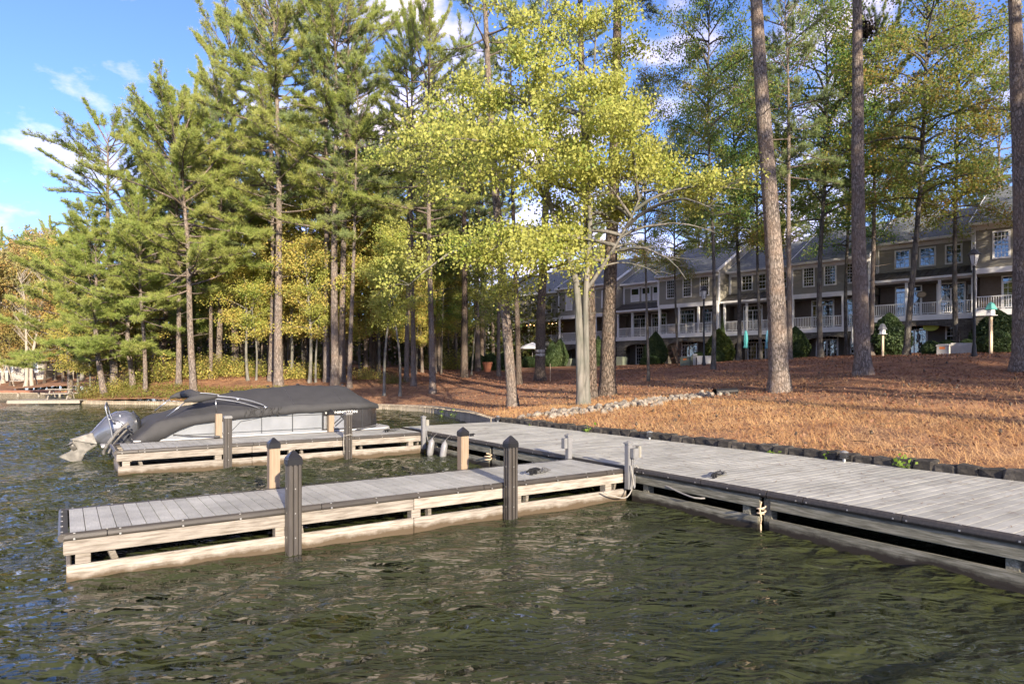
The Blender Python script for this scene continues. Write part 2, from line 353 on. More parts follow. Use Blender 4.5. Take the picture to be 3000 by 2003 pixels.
def font_mesh(body, size, m, extrude=.002):
    cu = bpy.data.curves.new('t', 'FONT'); cu.body = body; cu.size = size; cu.extrude = extrude
    o = bpy.data.objects.new('t', cu); C.objects.link(o); bpy.context.view_layer.update()
    me = bpy.data.meshes.new_from_object(o.evaluated_get(bpy.context.evaluated_depsgraph_get()))
    bpy.data.objects.remove(o); bpy.data.curves.remove(cu); me.materials.clear(); me.materials.append(MATS[m]); return me

# ------------------------------------------------------------------ frames of the place
OX, OY, ROT = 2.01, 11.52, R(34.0)              # dock corner; local x runs inland, local y along the shore
ex, ey = math.cos(ROT), math.sin(ROT)
def D(a, b, z=0): return Vector((OX+a*ex-b*ey, OY+a*ey+b*ex, z))
def a_wall(b): return 3.3+.045*(9.4-b)
HROT = R(-46.5)
def HP(t, d=0, z=0):                              # along the row of houses; d inland from the front
    c, s = math.cos(HROT), math.sin(HROT)
    return Vector((5.4+t*c-d*s, 78+t*s+d*c, z))

# ------------------------------------------------------------------ terrain
near_wall = [D(a_wall(b), b) for b in (-45, -30, -20, -14, -10, -5, 0, 5, 9.4)]
left_wall = [(-1.25, 25), (-2, 28.3), (-2.9, 30.8), (-4.33, 33.8), (-7.07, 36.3), (-12, 38.5), (-19.4, 40.2), (-26.5, 41.6), (-28.6, 43.2), (-28.4, 46.5), (-29.5, 52), (-34, 56), (-46, 58), (-62, 59), (-95, 60)]
left_top = [.5, .34, .26, .22, .22, .22, .21, .21, .2, .15, .14, .14, .14, .14, .14]
ctrl = [(p.x, p.y, .62) for p in near_wall]+[(x, y, z-.03) for (x, y), z in zip(left_wall, left_top)]
def gp(px, Z): return ((px-1500)/1950*Z, Z)
for px, Z, z in [(2284, 24.1, 1.4), (2529, 25, 1.9), (2992, 26.5, 2.1), (1705, 23, .95), (1503, 28, .62), (1779, 29, 1.05), (1582, 46, 1.35), (1361, 51, 1.55), (1268, 39, .7), (1126, 38.8, .55),
                 (1024, 41.5, .95), (981, 42, 1.08), (568, 42, .5), (523, 43, .85), (795, 44.5, 1.25), (673, 49, 1.95), (470, 50, 2.0), (1056, 46, 1.46), (2404, 47, 2.95), (2659, 42, 3.0), (2165, 54, 2.8), (2063, 41, 2.4),
                 (2856, 30, 2.7), (1900, 35, 1.75), (2100, 28, 1.5), (1800, 45, 1.7), (2300, 35, 2.4), (1650, 60, 1.9), (1400, 62, 2.0), (900, 55, 2.2), (350, 47, .9), (300, 60, 1.6)]:
    ctrl.append((*gp(px, Z), z))
for t, z in ((-20, 2.3), (-8, 2.3), (4, 2.4), (14, 2.6), (24, 2.75), (34, 3.2), (44, 3.4), (52, 3.5)):
    for d in (-3, 6, 16): p = HP(t, d); ctrl.append((p.x, p.y, z+(.4 if d > 10 else 0)))
ctrl += [(-60, 72, 1.2), (-45, 66, .8), (-40, 88, 3.5), (0, 125, 9), (45, 120, 9), (90, 60, 5), (75, 20, 4.4), (45, 5, 3.4), (30, -20, 2.5), (60, -45, 4), (-70, 130, 9), (90, 130, 9), (-60, 205, 16), (40, 205, 16), (130, 190, 14), (-20, 75, 2.6), (24, 12, 2.2), (150, 50, 6), (100, -40, 5)]
CT = np.array(ctrl); _r = np.sqrt(((CT[:, None, :2]-CT[None, :, :2])**2).sum(-1)+.5)
_A = np.block([[_r, np.ones((len(CT), 1))], [np.ones((1, len(CT))), np.zeros((1, 1))]])
_w = np.linalg.solve(_A, np.append(CT[:, 2], 0))
def gz(x, y):
    x = np.atleast_1d(np.asarray(x, float)); y = np.atleast_1d(np.asarray(y, float))
    r = np.sqrt((x[:, None]-CT[None, :, 0])**2+(y[:, None]-CT[None, :, 1])**2+.5)
    return r@_w[:-1]+_w[-1]
def g1(x, y): return float(gz(x, y)[0])
def G(px, Z):
    x, y = gp(px, Z); return Vector((x, y, g1(x, y)))
def ray(px, py, z0=10, z1=75):
    """where the sight line through a picture point meets the ground"""
    Z = np.arange(z0, z1, .1); X = (px-1500)/1950*Z; h = CAM_Z-(py-1075)/1950*Z-gz(X, Z)
    i = int(np.argmax(h < 0)); return Vector((X[i], Z[i], g1(X[i], Z[i])))

lw = smooth_path([tuple(D(a_wall(9.4), 9.4)[:2])]+left_wall, .3)
shore = [np.array(p[:2]) for p in near_wall[:-1]]+lw
shore_arr = np.array(shore)
def shore_dist(x, y):
    """signed distance inland of the shoreline, vectorised"""
    P = np.stack([x, y], 1); A = shore_arr[:-1]; Bv = shore_arr[1:]-A
    best = np.full(len(P), 1e9); sg = np.ones(len(P))
    for a, b in zip(A, Bv):
        t = np.clip(((P-a)@b)/(b@b), 0, 1); q = P-(a+t[:, None]*b); d = np.hypot(q[:, 0], q[:, 1])
        cr = b[0]*q[:, 1]-b[1]*q[:, 0]; m = d < best; best[m] = d[m]; sg[m] = np.where(cr[m] < 0, 1, -1)
    return best*sg
# polygon: shoreline, then round the back
inner = []
for i, p in enumerate(shore):
    d = shore[min(i+1, len(shore)-1)]-shore[max(i-1, 0)]; d = d/np.linalg.norm(d); inner.append(p+np.array((d[1], -d[0]))*.16)
poly = inner+[np.array(q) for q in ((-95, 220), (170, 220), (170, -60), (60, -70))]
pts = []
def fill(x0, x1, y0, y1, st):
    gx, gy = np.meshgrid(np.arange(x0, x1, st), np.arange(y0, y1, st)); q = np.stack([gx.ravel(), gy.ravel()], 1)
    return q+rng.uniform(-.3, .3, q.shape)*st
cand = np.concatenate([fill(-4, 26, 4, 32, .45), fill(-34, 40, 32, 62, .9), fill(-4, -34, 0, 1, 1), fill(26, 50, -10, 60, 1.6), fill(-90, 120, -55, 130, 4.5), fill(-90, 160, 130, 215, 12)])
sdist = shore_dist(cand[:, 0], cand[:, 1])
keep = (sdist > .45)
cand = cand[keep]; o = np.lexsort((cand[:, 1], cand[:, 0])); cand = cand[o]
# thin out coincident layers: keep coarse points only outside the finer boxes
fine = lambda q: ((q[:, 0] > -4) & (q[:, 0] < 26) & (q[:, 1] > 4) & (q[:, 1] < 32))
allp = [Vector(p) for p in poly]; nb = len(allp)
grid = {}
for q in cand:
    k = (int(q[0]*2.6), int(q[1]*2.6))
    if k in grid or q[1] > 215 or q[0] > 165 or q[0] < -90: continue
    if q[1] < -45 and q[0] > 40: continue
    grid[k] = 1; allp.append(Vector((float(q[0]), float(q[1]))))
res = delaunay_2d_cdt(allp, [(i, (i+1) % nb) for i in range(nb)], [], 1, .001)
gv = np.array([(v.x, v.y) for v in res[0]]); zz = gz(gv[:, 0], gv[:, 1])
from mathutils import noise as mnoise
bumpz = np.array([mnoise.noise(Vector((x*.55, y*.55, 0)))*.07+mnoise.noise(Vector((x*2.1, y*2.1, 5)))*.025 for x, y in gv])
tri = [f for f in res[2]]
me = bpy.data.meshes.new('ground'); me.from_pydata([(x, y, z+b) for (x, y), z, b in zip(gv, zz, bumpz)], [], tri)
bm = bmesh.new(); bm.from_mesh(me); bmesh.ops.recalc_face_normals(bm, faces=bm.faces)
if sum(f.normal.z for f in bm.faces) < 0: bmesh.ops.reverse_faces(bm, faces=bm.faces)
bm.to_mesh(me); bm.free()
for p in me.polygons: p.use_smooth = True
gm = mat('ground', (.17, .082, .046), (.42, .24, .115), 1.6, .95, 1.0, (1, 1, 1), 14, dist=.12, c3=(.29, .15, .075), ramp=(.3, .72))
at_ = me.attributes.new('litter_shade', 'FLOAT', 'POINT'); gd = shore_dist(gv[:, 0], gv[:, 1])
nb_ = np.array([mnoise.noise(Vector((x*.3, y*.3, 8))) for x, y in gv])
at_.data.foreach_set('value', np.clip((gd+nb_*5-5)/6, 0, 1).astype(np.float32))  # upslope darker and redder: leaf litter, plus the slope's shade put into the colour
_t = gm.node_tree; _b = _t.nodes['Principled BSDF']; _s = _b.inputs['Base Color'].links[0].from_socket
_a = _t.nodes.new('ShaderNodeAttribute'); _a.attribute_name = 'litter_shade'; _m = _t.nodes.new('ShaderNodeMixRGB'); _m.blend_type = 'MULTIPLY'; _m.inputs[2].default_value = (.72, .64, .58, 1)
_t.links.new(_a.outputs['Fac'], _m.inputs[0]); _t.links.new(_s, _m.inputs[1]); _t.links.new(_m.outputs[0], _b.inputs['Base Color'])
stain('ground', .45, .62, 1.22)
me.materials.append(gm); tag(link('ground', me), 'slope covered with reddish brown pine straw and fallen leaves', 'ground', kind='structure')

# ------------------------------------------------------------------ water
def water():
    m = bpy.data.materials.new('water'); m.use_nodes = True; t = m.node_tree; b = t.nodes['Principled BSDF']; L = t.links.new
    b.inputs['Base Color'].default_value = (.027, .032, .012, 1); b.inputs['Roughness'].default_value = .035; b.inputs['IOR'].default_value = 1.33
    b.inputs['Specular IOR Level'].default_value = .5
    tc = t.nodes.new('ShaderNodeTexCoord'); mp = t.nodes.new('ShaderNodeMapping'); mp.inputs['Rotation'].default_value = (0, 0, R(-20)); mp.inputs['Scale'].default_value = (.75, 1.5, 1)
    L(tc.outputs['Object'], mp.inputs[0])
    def nz(s, d, dis):
        n = t.nodes.new('ShaderNodeTexNoise'); n.inputs['Scale'].default_value = s; n.inputs['Detail'].default_value = d; n.inputs['Distortion'].default_value = dis; L(mp.outputs[0], n.inputs[0]); return n.outputs[0]
    def ma(op, x, y):
        n = t.nodes.new('ShaderNodeMath'); n.operation = op
        for i, v in enumerate((x, y)):
            if isinstance(v, (int, float)): n.inputs[i].default_value = v
            else: L(v, n.inputs[i])
        return n.outputs[0]
    calm = nz(.22, 3, .6)
    m2 = t.nodes.new('ShaderNodeMapping'); m2.inputs['Rotation'].default_value = (0, 0, R(38)); m2.inputs['Scale'].default_value = (.8, 1.7, 1); L(tc.outputs['Object'], m2.inputs[0])
    cross = t.nodes.new('ShaderNodeTexNoise'); cross.inputs['Scale'].default_value = 1.7; cross.inputs['Detail'].default_value = 2; cross.inputs['Distortion'].default_value = .9; L(m2.outputs[0], cross.inputs[0])
    h = ma('ADD', ma('MULTIPLY', cross.outputs[0], .75), ma('ADD', ma('MULTIPLY', nz(.8, 2, .6), .8), ma('ADD', ma('MULTIPLY', nz(2.7, 2, 1.1), .85), ma('MULTIPLY', nz(8, 1, .8), .24))))
    cm = t.nodes.new('ShaderNodeMapRange'); cm.inputs[1].default_value = .36; cm.inputs[2].default_value = .64; cm.inputs[3].default_value = .5; cm.inputs[4].default_value = 1.0; L(calm, cm.inputs[0])
    bp = t.nodes.new('ShaderNodeBump'); bp.inputs['Distance'].default_value = .26; L(cm.outputs[0], bp.inputs['Strength']); L(h, bp.inputs['Height']); L(bp.outputs[0], b.inputs['Normal'])
    MATS['water'] = m
water()
# wind chop as real geometry over the near lake, flat sheet beyond
wr = np.random.default_rng(2024); st_ = .062; gx_ = np.arange(-33, 13, .068); _y = [1.0]
while _y[-1] < 43: _y.append(_y[-1]+.05+.0036*_y[-1])
gy_ = np.array(_y)
nx_, ny_ = len(gx_), len(gy_)
XX, YY = np.meshgrid(gx_, gy_); HH = np.zeros_like(XX)
wx = XX+.35*np.sin(YY*.9+XX*.35)+.18*np.sin(YY*2.3-XX*1.1+1); wy = YY+.35*np.sin(XX*.8-YY*.4+2)+.18*np.sin(XX*2.1+YY*1.3)
for k in range(46):
    lam = .24*(9.0**(wr.uniform(0, 1)**1.15)); dr = R(-62+wr.normal()*34); kk = 2*np.pi/lam; amp = .0074*lam**.9*wr.uniform(.6, 1.3)
    HH += amp*np.sin(kk*(wx*math.cos(dr)+wy*math.sin(dr))+wr.uniform(0, 6.28))
gust = .72+.38*np.sin(XX*.33+YY*.21)*np.sin(YY*.41-XX*.12+1.3); HH *= gust
ed_ = np.minimum.reduce([(XX-gx_[0])/3, (gx_[-1]-XX)/3, (YY-gy_[0])/2, (gy_[-1]-YY)/20]); HH *= np.clip(ed_, 0, 1); HH = np.sign(HH)*np.abs(HH)**1.0
Vw = np.stack([XX, YY, HH], -1).reshape(-1, 3); ii, jj = np.meshgrid(np.arange(ny_-1), np.arange(nx_-1), indexing='ij'); k0 = (ii*nx_+jj).ravel()
Fw = np.stack([k0, k0+1, k0+nx_+1, k0+nx_], 1)
x0_, x1_, y0_, y1_ = gx_[0], gx_[-1], gy_[0], gy_[-1]; nb0 = len(Vw)
Vo = np.array([(-400, -300, 0), (250, -300, 0), (250, 300, 0), (-400, 300, 0), (x0_, y0_, 0), (x1_, y0_, 0), (x1_, y1_, 0), (x0_, y1_, 0)])
Fo = np.array([(0, 1, 5, 4), (1, 2, 6, 5), (2, 3, 7, 6), (3, 0, 4, 7)])+nb0
tag(link('lake_water', np_mesh('lake_water', np.concatenate([Vw, Vo]), np.concatenate([Fw, Fo]), 'water', True)), 'rippled olive green lake water', 'water', kind='structure')

# ------------------------------------------------------------------ shore walls
wl = thing('retaining_wall', 'low dark block retaining wall running behind the grey boardwalk', 'wall')
wl_base = MB()
bs = np.arange(-30, 9.5, .5); v = []; f = []
for i, b in enumerate(bs):
    for a, z in ((.02, -.6), (.02, .50), (.30, .50), (.30, -.6)): p = D(a_wall(b)+a, b, z); v.append(tuple(p))
    if i:
        k = 4*i
        f += [(k-4+j, k-4+(j+1) % 4, k+(j+1) % 4, k+j) for j in range(4)]
wl_base.raw(v, f).build('footing', 'wall_block', wl)
blk = []
for s in range(4):
    bm = bmesh.new(); bmesh.ops.create_cube(bm, size=1, matrix=Matrix.Diagonal((.28, .31, .2, 1)))
    bmesh.ops.bevel(bm, geom=bm.edges[:], offset=.025, segments=1, affect='EDGES'); 
    for vv in bm.verts: vv.co += Vector([random.uniform(-.024, .024) for _ in range(3)])
    mm = bpy.data.meshes.new('block'); bm.to_mesh(mm); bm.free(); mm.materials.append(MATS['wall_block']); blk.append(mm)
b = -16.0; i = 0
while b < 9.4:
    p = D(a_wall(b)+.14+random.uniform(-.02, .02), b, .605+random.uniform(-.03, .022))
    link('block', blk[i % 4], wl, p, (random.uniform(-.03, .03), random.uniform(-.03, .03), ROT+.045+random.uniform(-.04, .04))); i += 1; b += .325
# left wall: upright pavers following the shoreline
lwt = thing('edging_wall', 'low tan paver wall edging the wooded bank beyond the boat', 'wall')
tops = np.interp(np.linspace(0, 1, len(lw)), np.linspace(0, 1, len(left_top)+1), [.62]+left_top)
near_n = 0
stuff = MB(); pav = MB().box(-.055, .055, -.09, .09, -.5, 0).mesh('paver', 'wall_paver', .012)
acc = 0
path = smooth_path([tuple(D(a_wall(9.55), 9.55)[:2])]+left_wall[:11], .125)
ptop = np.interp(np.linspace(0, 1, len(path)), np.linspace(0, 1, 12), [.66]+left_top[:11])
for i in range(len(path)-1):
    d = path[i+1]-path[i]; ang = math.atan2(d[1], d[0]); z = ptop[i]+random.uniform(-.018, .018)
    if 20 < i < 300 and i % 1 == 0 and near_n < 270:
        link('paver', pav, lwt, (path[i][0], path[i][1], z), (random.uniform(-.04, .04), 0, ang+random.uniform(-.05, .05))); near_n += 1
    else:
        c, s_ = math.cos(ang), math.sin(ang); vv = []
        for zz_ in (-.5, z):
            for lx, ly in ((-.055, -.09), (.055, -.09), (.055, .09), (-.055, .09)): vv.append((path[i][0]+lx*c-ly*s_, path[i][1]+lx*s_+ly*c, zz_))
        stuff.raw(vv, [(0, 3, 2, 1), (4, 5, 6, 7), (0, 1, 5, 4), (1, 2, 6, 5), (2, 3, 7, 6), (3, 0, 4, 7)])
so_ = stuff.build('far_pavers', 'wall_paver', lwt); so_['kind'] = 'stuff'
wb = MB(); v = []; f = []
for i, p in enumerate(lw[:-40]):
    d = lw[min(i+1, len(lw)-1)]-lw[max(i-1, 0)]; d = d/np.linalg.norm(d); q = p+np.array((d[1], -d[0]))*.12
    v += [(q[0], q[1], -.6), (q[0], q[1], tops[i]-.06), (q[0]+d[1]*.12, q[1]-d[0]*.12, tops[i]-.06)]
    if i: k = 3*i; f += [(k-3, k, k+1, k-2), (k-2, k+1, k+2, k-1)]
wb.raw(v, f).build('backing', 'wall_paver', lwt)

# ------------------------------------------------------------------ docks
ZF, ZW = .53, .565
def board_mesh(L, w=.1385, t=.03):
    return MB().box(0, L, -w/2, w/2, -t, 0).mesh('deck_board', 'board', .0025)
def lumber_piece(parent, name, x0, x1, y0, y1, z0, z1, m, bev=.008):
    cx, cy, cz = (x0+x1)/2, (y0+y1)/2, (z0+z1)/2
    return MB().box(x0-cx, x1-cx, y0-cy, y1-cy, z0-cz, z1-cz).build(name, m, parent, bev, loc=(cx, cy, cz))
def lumber_y(parent, name, y0, y1, x0, x1, z0, z1, m, bev=.008):
    # a plank whose grain runs along local y
    return MB().box(0, y1-y0, -(x1-x0)/2, (x1-x0)/2, z0, z1).build(name, m, parent, bev, loc=((x0+x1)/2, y0, 0), rot=(0, 0, R(90)))
def finger(label, L, b0, b1):
    t = thing('finger_dock', label, 'dock', D(0, 0), ROT)
    wd = b1-b0; bm_ = board_mesh(wd-.14)
    n = int((L-.10)/.145)
    for i in range(n):
        o_ = link('deck_board', bm_, t, (-.075-(i+.5)*.145, b0+.07, ZF+random.uniform(-.0012, .0012)), (0, 0, R(90)))
    bump = MB(); scr = MB()
    def prof_bar(x0, x1, y, s):
        out_ = [(y-s*.072, ZF-.002), (y+s*.0, ZF+.008), (y+s*.022, ZF-.012), (y+s*.026, ZF-.05), (y+s*.012, ZF-.078), (y-s*.03, ZF-.08), (y-s*.03, ZF-.03)]
        return MB().prism(out_, 'x', x0, x1)
    x = -L
    for k, seg in enumerate((.42, 2.35, 2.44, 2.44, 9)):
        x1 = min(x+seg, -.02)
        if x1-x < .05: break
        for y, s in ((b0+.03, -1), (b1-.03, 1)):
            prof_bar(x+.004, x1-.004, y, s).build('edge_bumper', 'bumper', t, .004)
        for xx in np.arange(x+.12, x1, .62):
            for y, s in ((b0, -1), (b1, 1)):
                scr.cbox((xx, y-s*.01, ZF+.004), (.02, .02, .008)); scr.cbox((xx, y+s*.052-s*.03, ZF-.05), (.018, .02, .018))
        x = x1
    # end cap bumper
    MB().prism([(-L+.07, ZF-.002), (-L, ZF+.01), (-L-.022, ZF-.012), (-L-.026, ZF-.05), (-L-.01, ZF-.078), (-L+.03, ZF-.08), (-L+.03, ZF-.03)], 'y', b0+.004, b1-.004).build('edge_bumper', 'bumper', t, .004)
    for yy in np.arange(b0+.12, b1, .3): scr.cbox((-L+.01, yy, ZF+.007), (.02, .02, .008))
    q = scr.build('screws', 'screw', t); q['kind'] = 'stuff'
    for y in (b0+.012, b1-.052):
        js = [-L+.02, -L*.5, -.03] if L > 7.5 else [-L+.02, -L*.62, -.03]
        for k in range(len(js)-1):
            lumber_piece(t, 'upper_rail', js[k]+.004, js[k+1]-.004, y, y+.04, .305, .455, 'pale_lumber')
            lumber_piece(t, 'lower_rail', js[k]+.004+.03*(k == 0), js[k+1]-.004, y-.006, y+.044, -.10, .195, 'pale_lumber')
    lumber_y(t, 'end_rail', b0+.06, b1-.06, -L+.022, -L+.062, .305, .455, 'pale_lumber')
    lumber_y(t, 'end_rail', b0+.06, b1-.06, -L+.05, -L+.095, -.10, .195, 'pale_lumber')
    for x in (-L+.2, -L*.72, -L*.5+.06, -L*.28, -.4):
        for y in (b0+.13, b1-.13): MB().cbox((0, 0, 0), (.14, .14, 1.2)).build('support_post', 'pale_lumber', t, .006, loc=(x, y, -.18))
        for s in (-1, 1):
            MB().cbox((0, 0, 0), (.04, wd-.2, .14)).build('joist', 'grey_lumber', t, loc=(x+.16, (b0+b1)/2, .38)) if s > 0 else None
        MB().tube([(x+.2, b0+.1, .44), (x+.42, b0+.5, -.2)], .045, 4).build('brace', 'pale_lumber', t)
    return t
f1 = finger('grey plank finger dock with two black fluted pilings, a bird\'s cleat tangle and no boat', 8.13, 0, 1.54)
f1['label'] = 'long empty grey plank finger dock between two open berths'
f2 = finger('grey plank finger dock with the covered pontoon boat moored along it', 7.2, 7.77, 9.33)

ww = thing('boardwalk', 'wide grey plank boardwalk along the retaining wall', 'dock', D(0, 0), ROT)
for i in range(int((9.33+14)/.145)):
    b = 9.25-i*.145; L = a_wall(b)-.02-.06
    me_ = None
    o_ = link('deck_board', None, ww) if False else None
    if i % 1 == 0:
        if i == 0: base_board = board_mesh(1.0)
        cut = random.choice((.6, 1.0, 1.45, 1.9, 2.3, 2.7))+random.uniform(-.1, .1)
        link('deck_board', base_board, ww, (.06, b, ZW+random.uniform(-.0008, .0008)), (0, 0, random.uniform(-.0012, .0012)), (cut, 1, 1))
        if b > -12: link('deck_board', base_board, ww, (.066+cut, b, ZW+random.uniform(-.0008, .0008)), (0, 0, random.uniform(-.0012, .0012)), (L-cut-.006, 1, 1))
scr = MB(); y = -14.0
segs = [-14, -11.6, -9.2, -6.9, -4.55, -3.3, -2.75, -1.6, -.35]
def wbump(y0, y1):
    pr = [(.072, ZW-.002), (0, ZW+.012), (-.03, ZW-.012), (-.036, ZW-.055), (-.018, ZW-.088), (.02, ZW-.09), (.02, ZW-.03)]
    MB().prism(pr, 'y', y0+.004, y1-.004).build('edge_bumper', 'bumper', ww, .004)
    for yy in np.arange(y0+.1, y1, .55):
        scr.cbox((.0, yy, ZW+.010), (.02, .02, .008)); scr.cbox((-.033, yy, ZW-.05), (.012, .018, .018))
for k in range(len(segs)-1): wbump(segs[k], segs[k+1])
wbump(-.35, -.04)
for y0, y1 in ((1.58, 3.4), (3.4, 5.6), (5.6, 7.74)): wbump(y0, y1)
q = scr.build('screws', 'screw', ww); q['kind'] = 'stuff'
for y0, y1 in ((-14, -9), (-9, -2.78), (-2.62, -.1), (1.6, 4.4), (4.5, 7.7)):
    lumber_y(ww, 'upper_rail', y0, y1, .01, .055, .31, .465, 'grey_lumber')
    lumber_y(ww, 'lower_rail', y0, y1, -.02, .045, -.12, .19, 'grey_lumber', .012)
for y in (-11, -8.5, -5.6, -2.7, -2.35, -.35, 1.9, 4.45, 7.3):
    MB().cbox((0, 0, 0), (.13, .13, 1.3)).build('support_post', 'grey_lumber', ww, .006, loc=(.14, y, -.2))
for y in np.arange(-13, 9, 2.4):
    MB().cbox((0, 0, 0), (3.0, .05, .18)).build('joist', 'grey_lumber', ww, loc=(1.7, y, .40))
lumber_piece(ww, 'end_rail', .02, 3.2, 9.29, 9.33, .31, .50, 'grey_lumber')
MB().box(2.2, 2.26, -14, 9.2, .05, .30).build('beam', 'grey_lumber', ww)
# wedge riser between boardwalk and finger ends
lumber_y(ww, 'riser', .0, 1.54, .0, .05, .40, ZW-.004, 'bumper')
lumber_y(ww, 'riser', 7.77, 9.33, .0, .05, .40, ZW-.004, 'bumper')

# ------------------------------------------------------------------ pilings, posts, pedestals
def piling(a, b, top, cap, label):
    p = thing('piling', label, 'piling', D(a, b), ROT, 'fluted pilings beside the finger docks')
    r = .083; n = 12; out_ = []
    for s in range(4):                                   # square sleeve with three flutes per side and rounded corners
        base = []
        for tt, dd in ((-.80, 0), (-.52, 0), (-.46, .026), (-.26, .026), (-.20, 0), (.20, 0), (.26, .026), (.46, .026), (.52, 0), (.80, 0), (.94, .008)):
            base.append((r-dd, tt*r))
        c, s_ = math.cos(s*math.pi/2), math.sin(s*math.pi/2)
        out_ += [(x*c-y*s_, x*s_+y*c) for x, y in base]
    MB().prism(out_, 'z', -.6, top-.17 if cap == 'pyramid' else top-.05).build('sleeve', 'piling', p)
    if cap == 'pyramid':
        q = .092; m = MB()
        m.raw([(-q, -q, top-.19), (q, -q, top-.19), (q, q, top-.19), (-q, q, top-.19), (-q, -q, top-.10), (q, -q, top-.10), (q, q, top-.10), (-q, q, top-.10),
               (-.012, -.012, top), (.012, -.012, top), (.012, .012, top), (-.012, .012, top)],
              [(3, 2, 1, 0), (0, 1, 5, 4), (1, 2, 6, 5), (2, 3, 7, 6), (3, 0, 4, 7), (4, 5, 9, 8), (5, 6, 10, 9), (6, 7, 11, 10), (7, 4, 8, 11), (8, 9, 10, 11)])
        m.build('cap', 'black_cap', p, .012)
    else:
        MB().prism([(-.088, top-.06), (.088, top-.06), (.088, top-.02), (.07, top), (-.07, top), (-.088, top-.02)], 'y', -.088, .088).build('cap', 'grey_cap', p, .006)
    sm = MB()
    for z in np.arange(.2, top-.25, .3): sm.cbox((0, -.084, z), (.014, .008, .014)); sm.cbox((-.084, 0, z), (.008, .014, .014))
    sm.build('screws', 'screw', p)['kind'] = 'stuff'
    return p
piling(-5.75, -.105, 1.27, 'pyramid', 'black fluted piling with pyramid cap near the free end of the empty finger dock')
piling(-2.52, -.105, 1.265, 'pyramid', 'black fluted piling with pyramid cap midway along the empty finger dock')
piling(-5.02, 7.665, 1.19, 'flat', 'fluted piling with flat grey cap beside the boat\'s stern half')
pr_ = piling(-2.2, 7.665, 1.16, 'flat', 'fluted piling with flat grey cap and a white rope loop, beside the boat\'s bow half')
def wood_post(a, b, top, capped, label):
    p = thing('wooden_post', label, 'post', D(a, b), ROT, 'square wooden posts on the finger docks')
    h = .075
    MB().box(-h, h, -h, h, -.6, top-(.12 if capped else 0)).build('shaft', 'new_post', p, .008)
    if capped:
        q = .083; m = MB()
        m.raw([(-q, -q, top-.17), (q, -q, top-.17), (q, q, top-.17), (-q, q, top-.17), (-q, -q, top-.09), (q, -q, top-.09), (q, q, top-.09), (-q, q, top-.09), (0, 0, top)],
              [(3, 2, 1, 0), (0, 1, 5, 4), (1, 2, 6, 5), (2, 3, 7, 6), (3, 0, 4, 7), (4, 5, 8), (5, 6, 8), (6, 7, 8), (7, 4, 8)])
        m.build('cap', 'black_cap', p, .008)
    return p
wood_post(-5.55, 1.615, 1.27, True, 'pale wooden post with black cap behind the free end of the empty finger dock')
wood_post(-2.36, 1.615, 1.265, True, 'pale wooden post with black cap midway along the empty finger dock')
wood_post(-4.9, 9.405, 1.13, False, 'plain topped wooden post tied to the covered boat\'s stern half')
wood_post(-2.05, 9.405, 1.15, True, 'wooden post with black cap in front of the boat\'s lettering')

def pedestal(a, b, top, label, boxes, z0):
    p = thing('power_pedestal', label, 'power pedestal', D(a, b), ROT, 'grey power pedestals at the dock corners')
    MB().box(-.05, .05, -.05, .05, z0, top-.05).build('post', 'vinyl', p, .008)
    MB().raw([(-.062, -.062, top-.06), (.062, -.062, top-.06), (.062, .062, top-.06), (-.062, .062, top-.06), (-.062, -.062, top-.035), (.062, -.062, top-.035), (.062, .062, top-.035), (-.062, .062, top-.035), (0, 0, top)],
             [(3, 2, 1, 0), (0, 1, 5, 4), (1, 2, 6, 5), (2, 3, 7, 6), (3, 0, 4, 7), (4, 5, 8), (5, 6, 8), (6, 7, 8), (7, 4, 8)]).build('cap', 'grey_cap', p)
    for (x, y, z, w, d, h, m) in boxes: MB().cbox((x, y, z), (w, d, h)).build('outlet_box', m, p, .01)
    return p
p1 = pedestal(-.10, 7.69, 1.0, 'grey power pedestal with beige outlet box where the boat\'s finger dock meets the boardwalk', [(.085, -.03, .80, .09, .11, .16, 'plastic_box')], .1)
MB().tube([(.06, -.06, .74), (.065, -.07, .45), (.1, -.08, .30), (.2, -.1, .26)], .016, 6).build('conduit', 'vinyl', p1)
p2 = pedestal(-.06, 1.56, 1.02, 'grey power pedestal with a dark round box beside the sheltered berth', [(-.075, .03, .83, .09, .11, .20, 'grey_cap')], .1)
p3 = pedestal(-.07, -.08, 1.03, 'grey power pedestal with two boxes and a drooping cable', [(.05, -.095, .82, .13, .10, .17, 'grey_cap'), (.16, -.08, .84, .07, .09, .2, 'plastic_box')], .2)
MB().tube([(.03, -.07, .74), (.03, -.075, .40), (.06, -.08, .22)], .014, 6).build('conduit', 'vinyl', p3)
MB().tube([(.07, -.07, .74), (.075, -.075, .45), (.07, -.08, .24)], .014, 6).build('conduit', 'vinyl', p3)
cb = MB()
cb.tube(smooth_path([(.1, -.08, .60), (.13, -.3, .47), (.10, -.7, .38), (.03, -1.1, .32), (-.02, -1.45, .29), (.05, -1.6, .30)], .08), .013, 6)
tag(cb.build('shore_cable', 'rope', None, loc=D(-.07, -.08), rot=(0, 0, ROT)), 'pale grey cable drooping from the near pedestal along the boardwalk\'s face', 'cable')
lp = MB().tube(smooth_path([(-.03, -.09, .62), (-.02, -.13, .3), (-.15, -.12, .10), (-.4, -.10, .13), (-.62, -.06, .22)], .06), .011, 6)
tag(lp.build('mooring_rope', 'rope', None, loc=D(-.07, -.08), rot=(0, 0, ROT)), 'thin pale rope sagging under the corner by the near pedestal', 'rope')
ring = MB(); ring.tube([(.1*math.cos(t), .1*math.sin(t), .015*math.sin(3*t)) for t in np.linspace(0, 2*math.pi, 17)], .010, 6); ring.tube([(-.1, -.02, 0), (-.11, -.03, -.2), (-.1, -.03, -.45)], .008, 5)
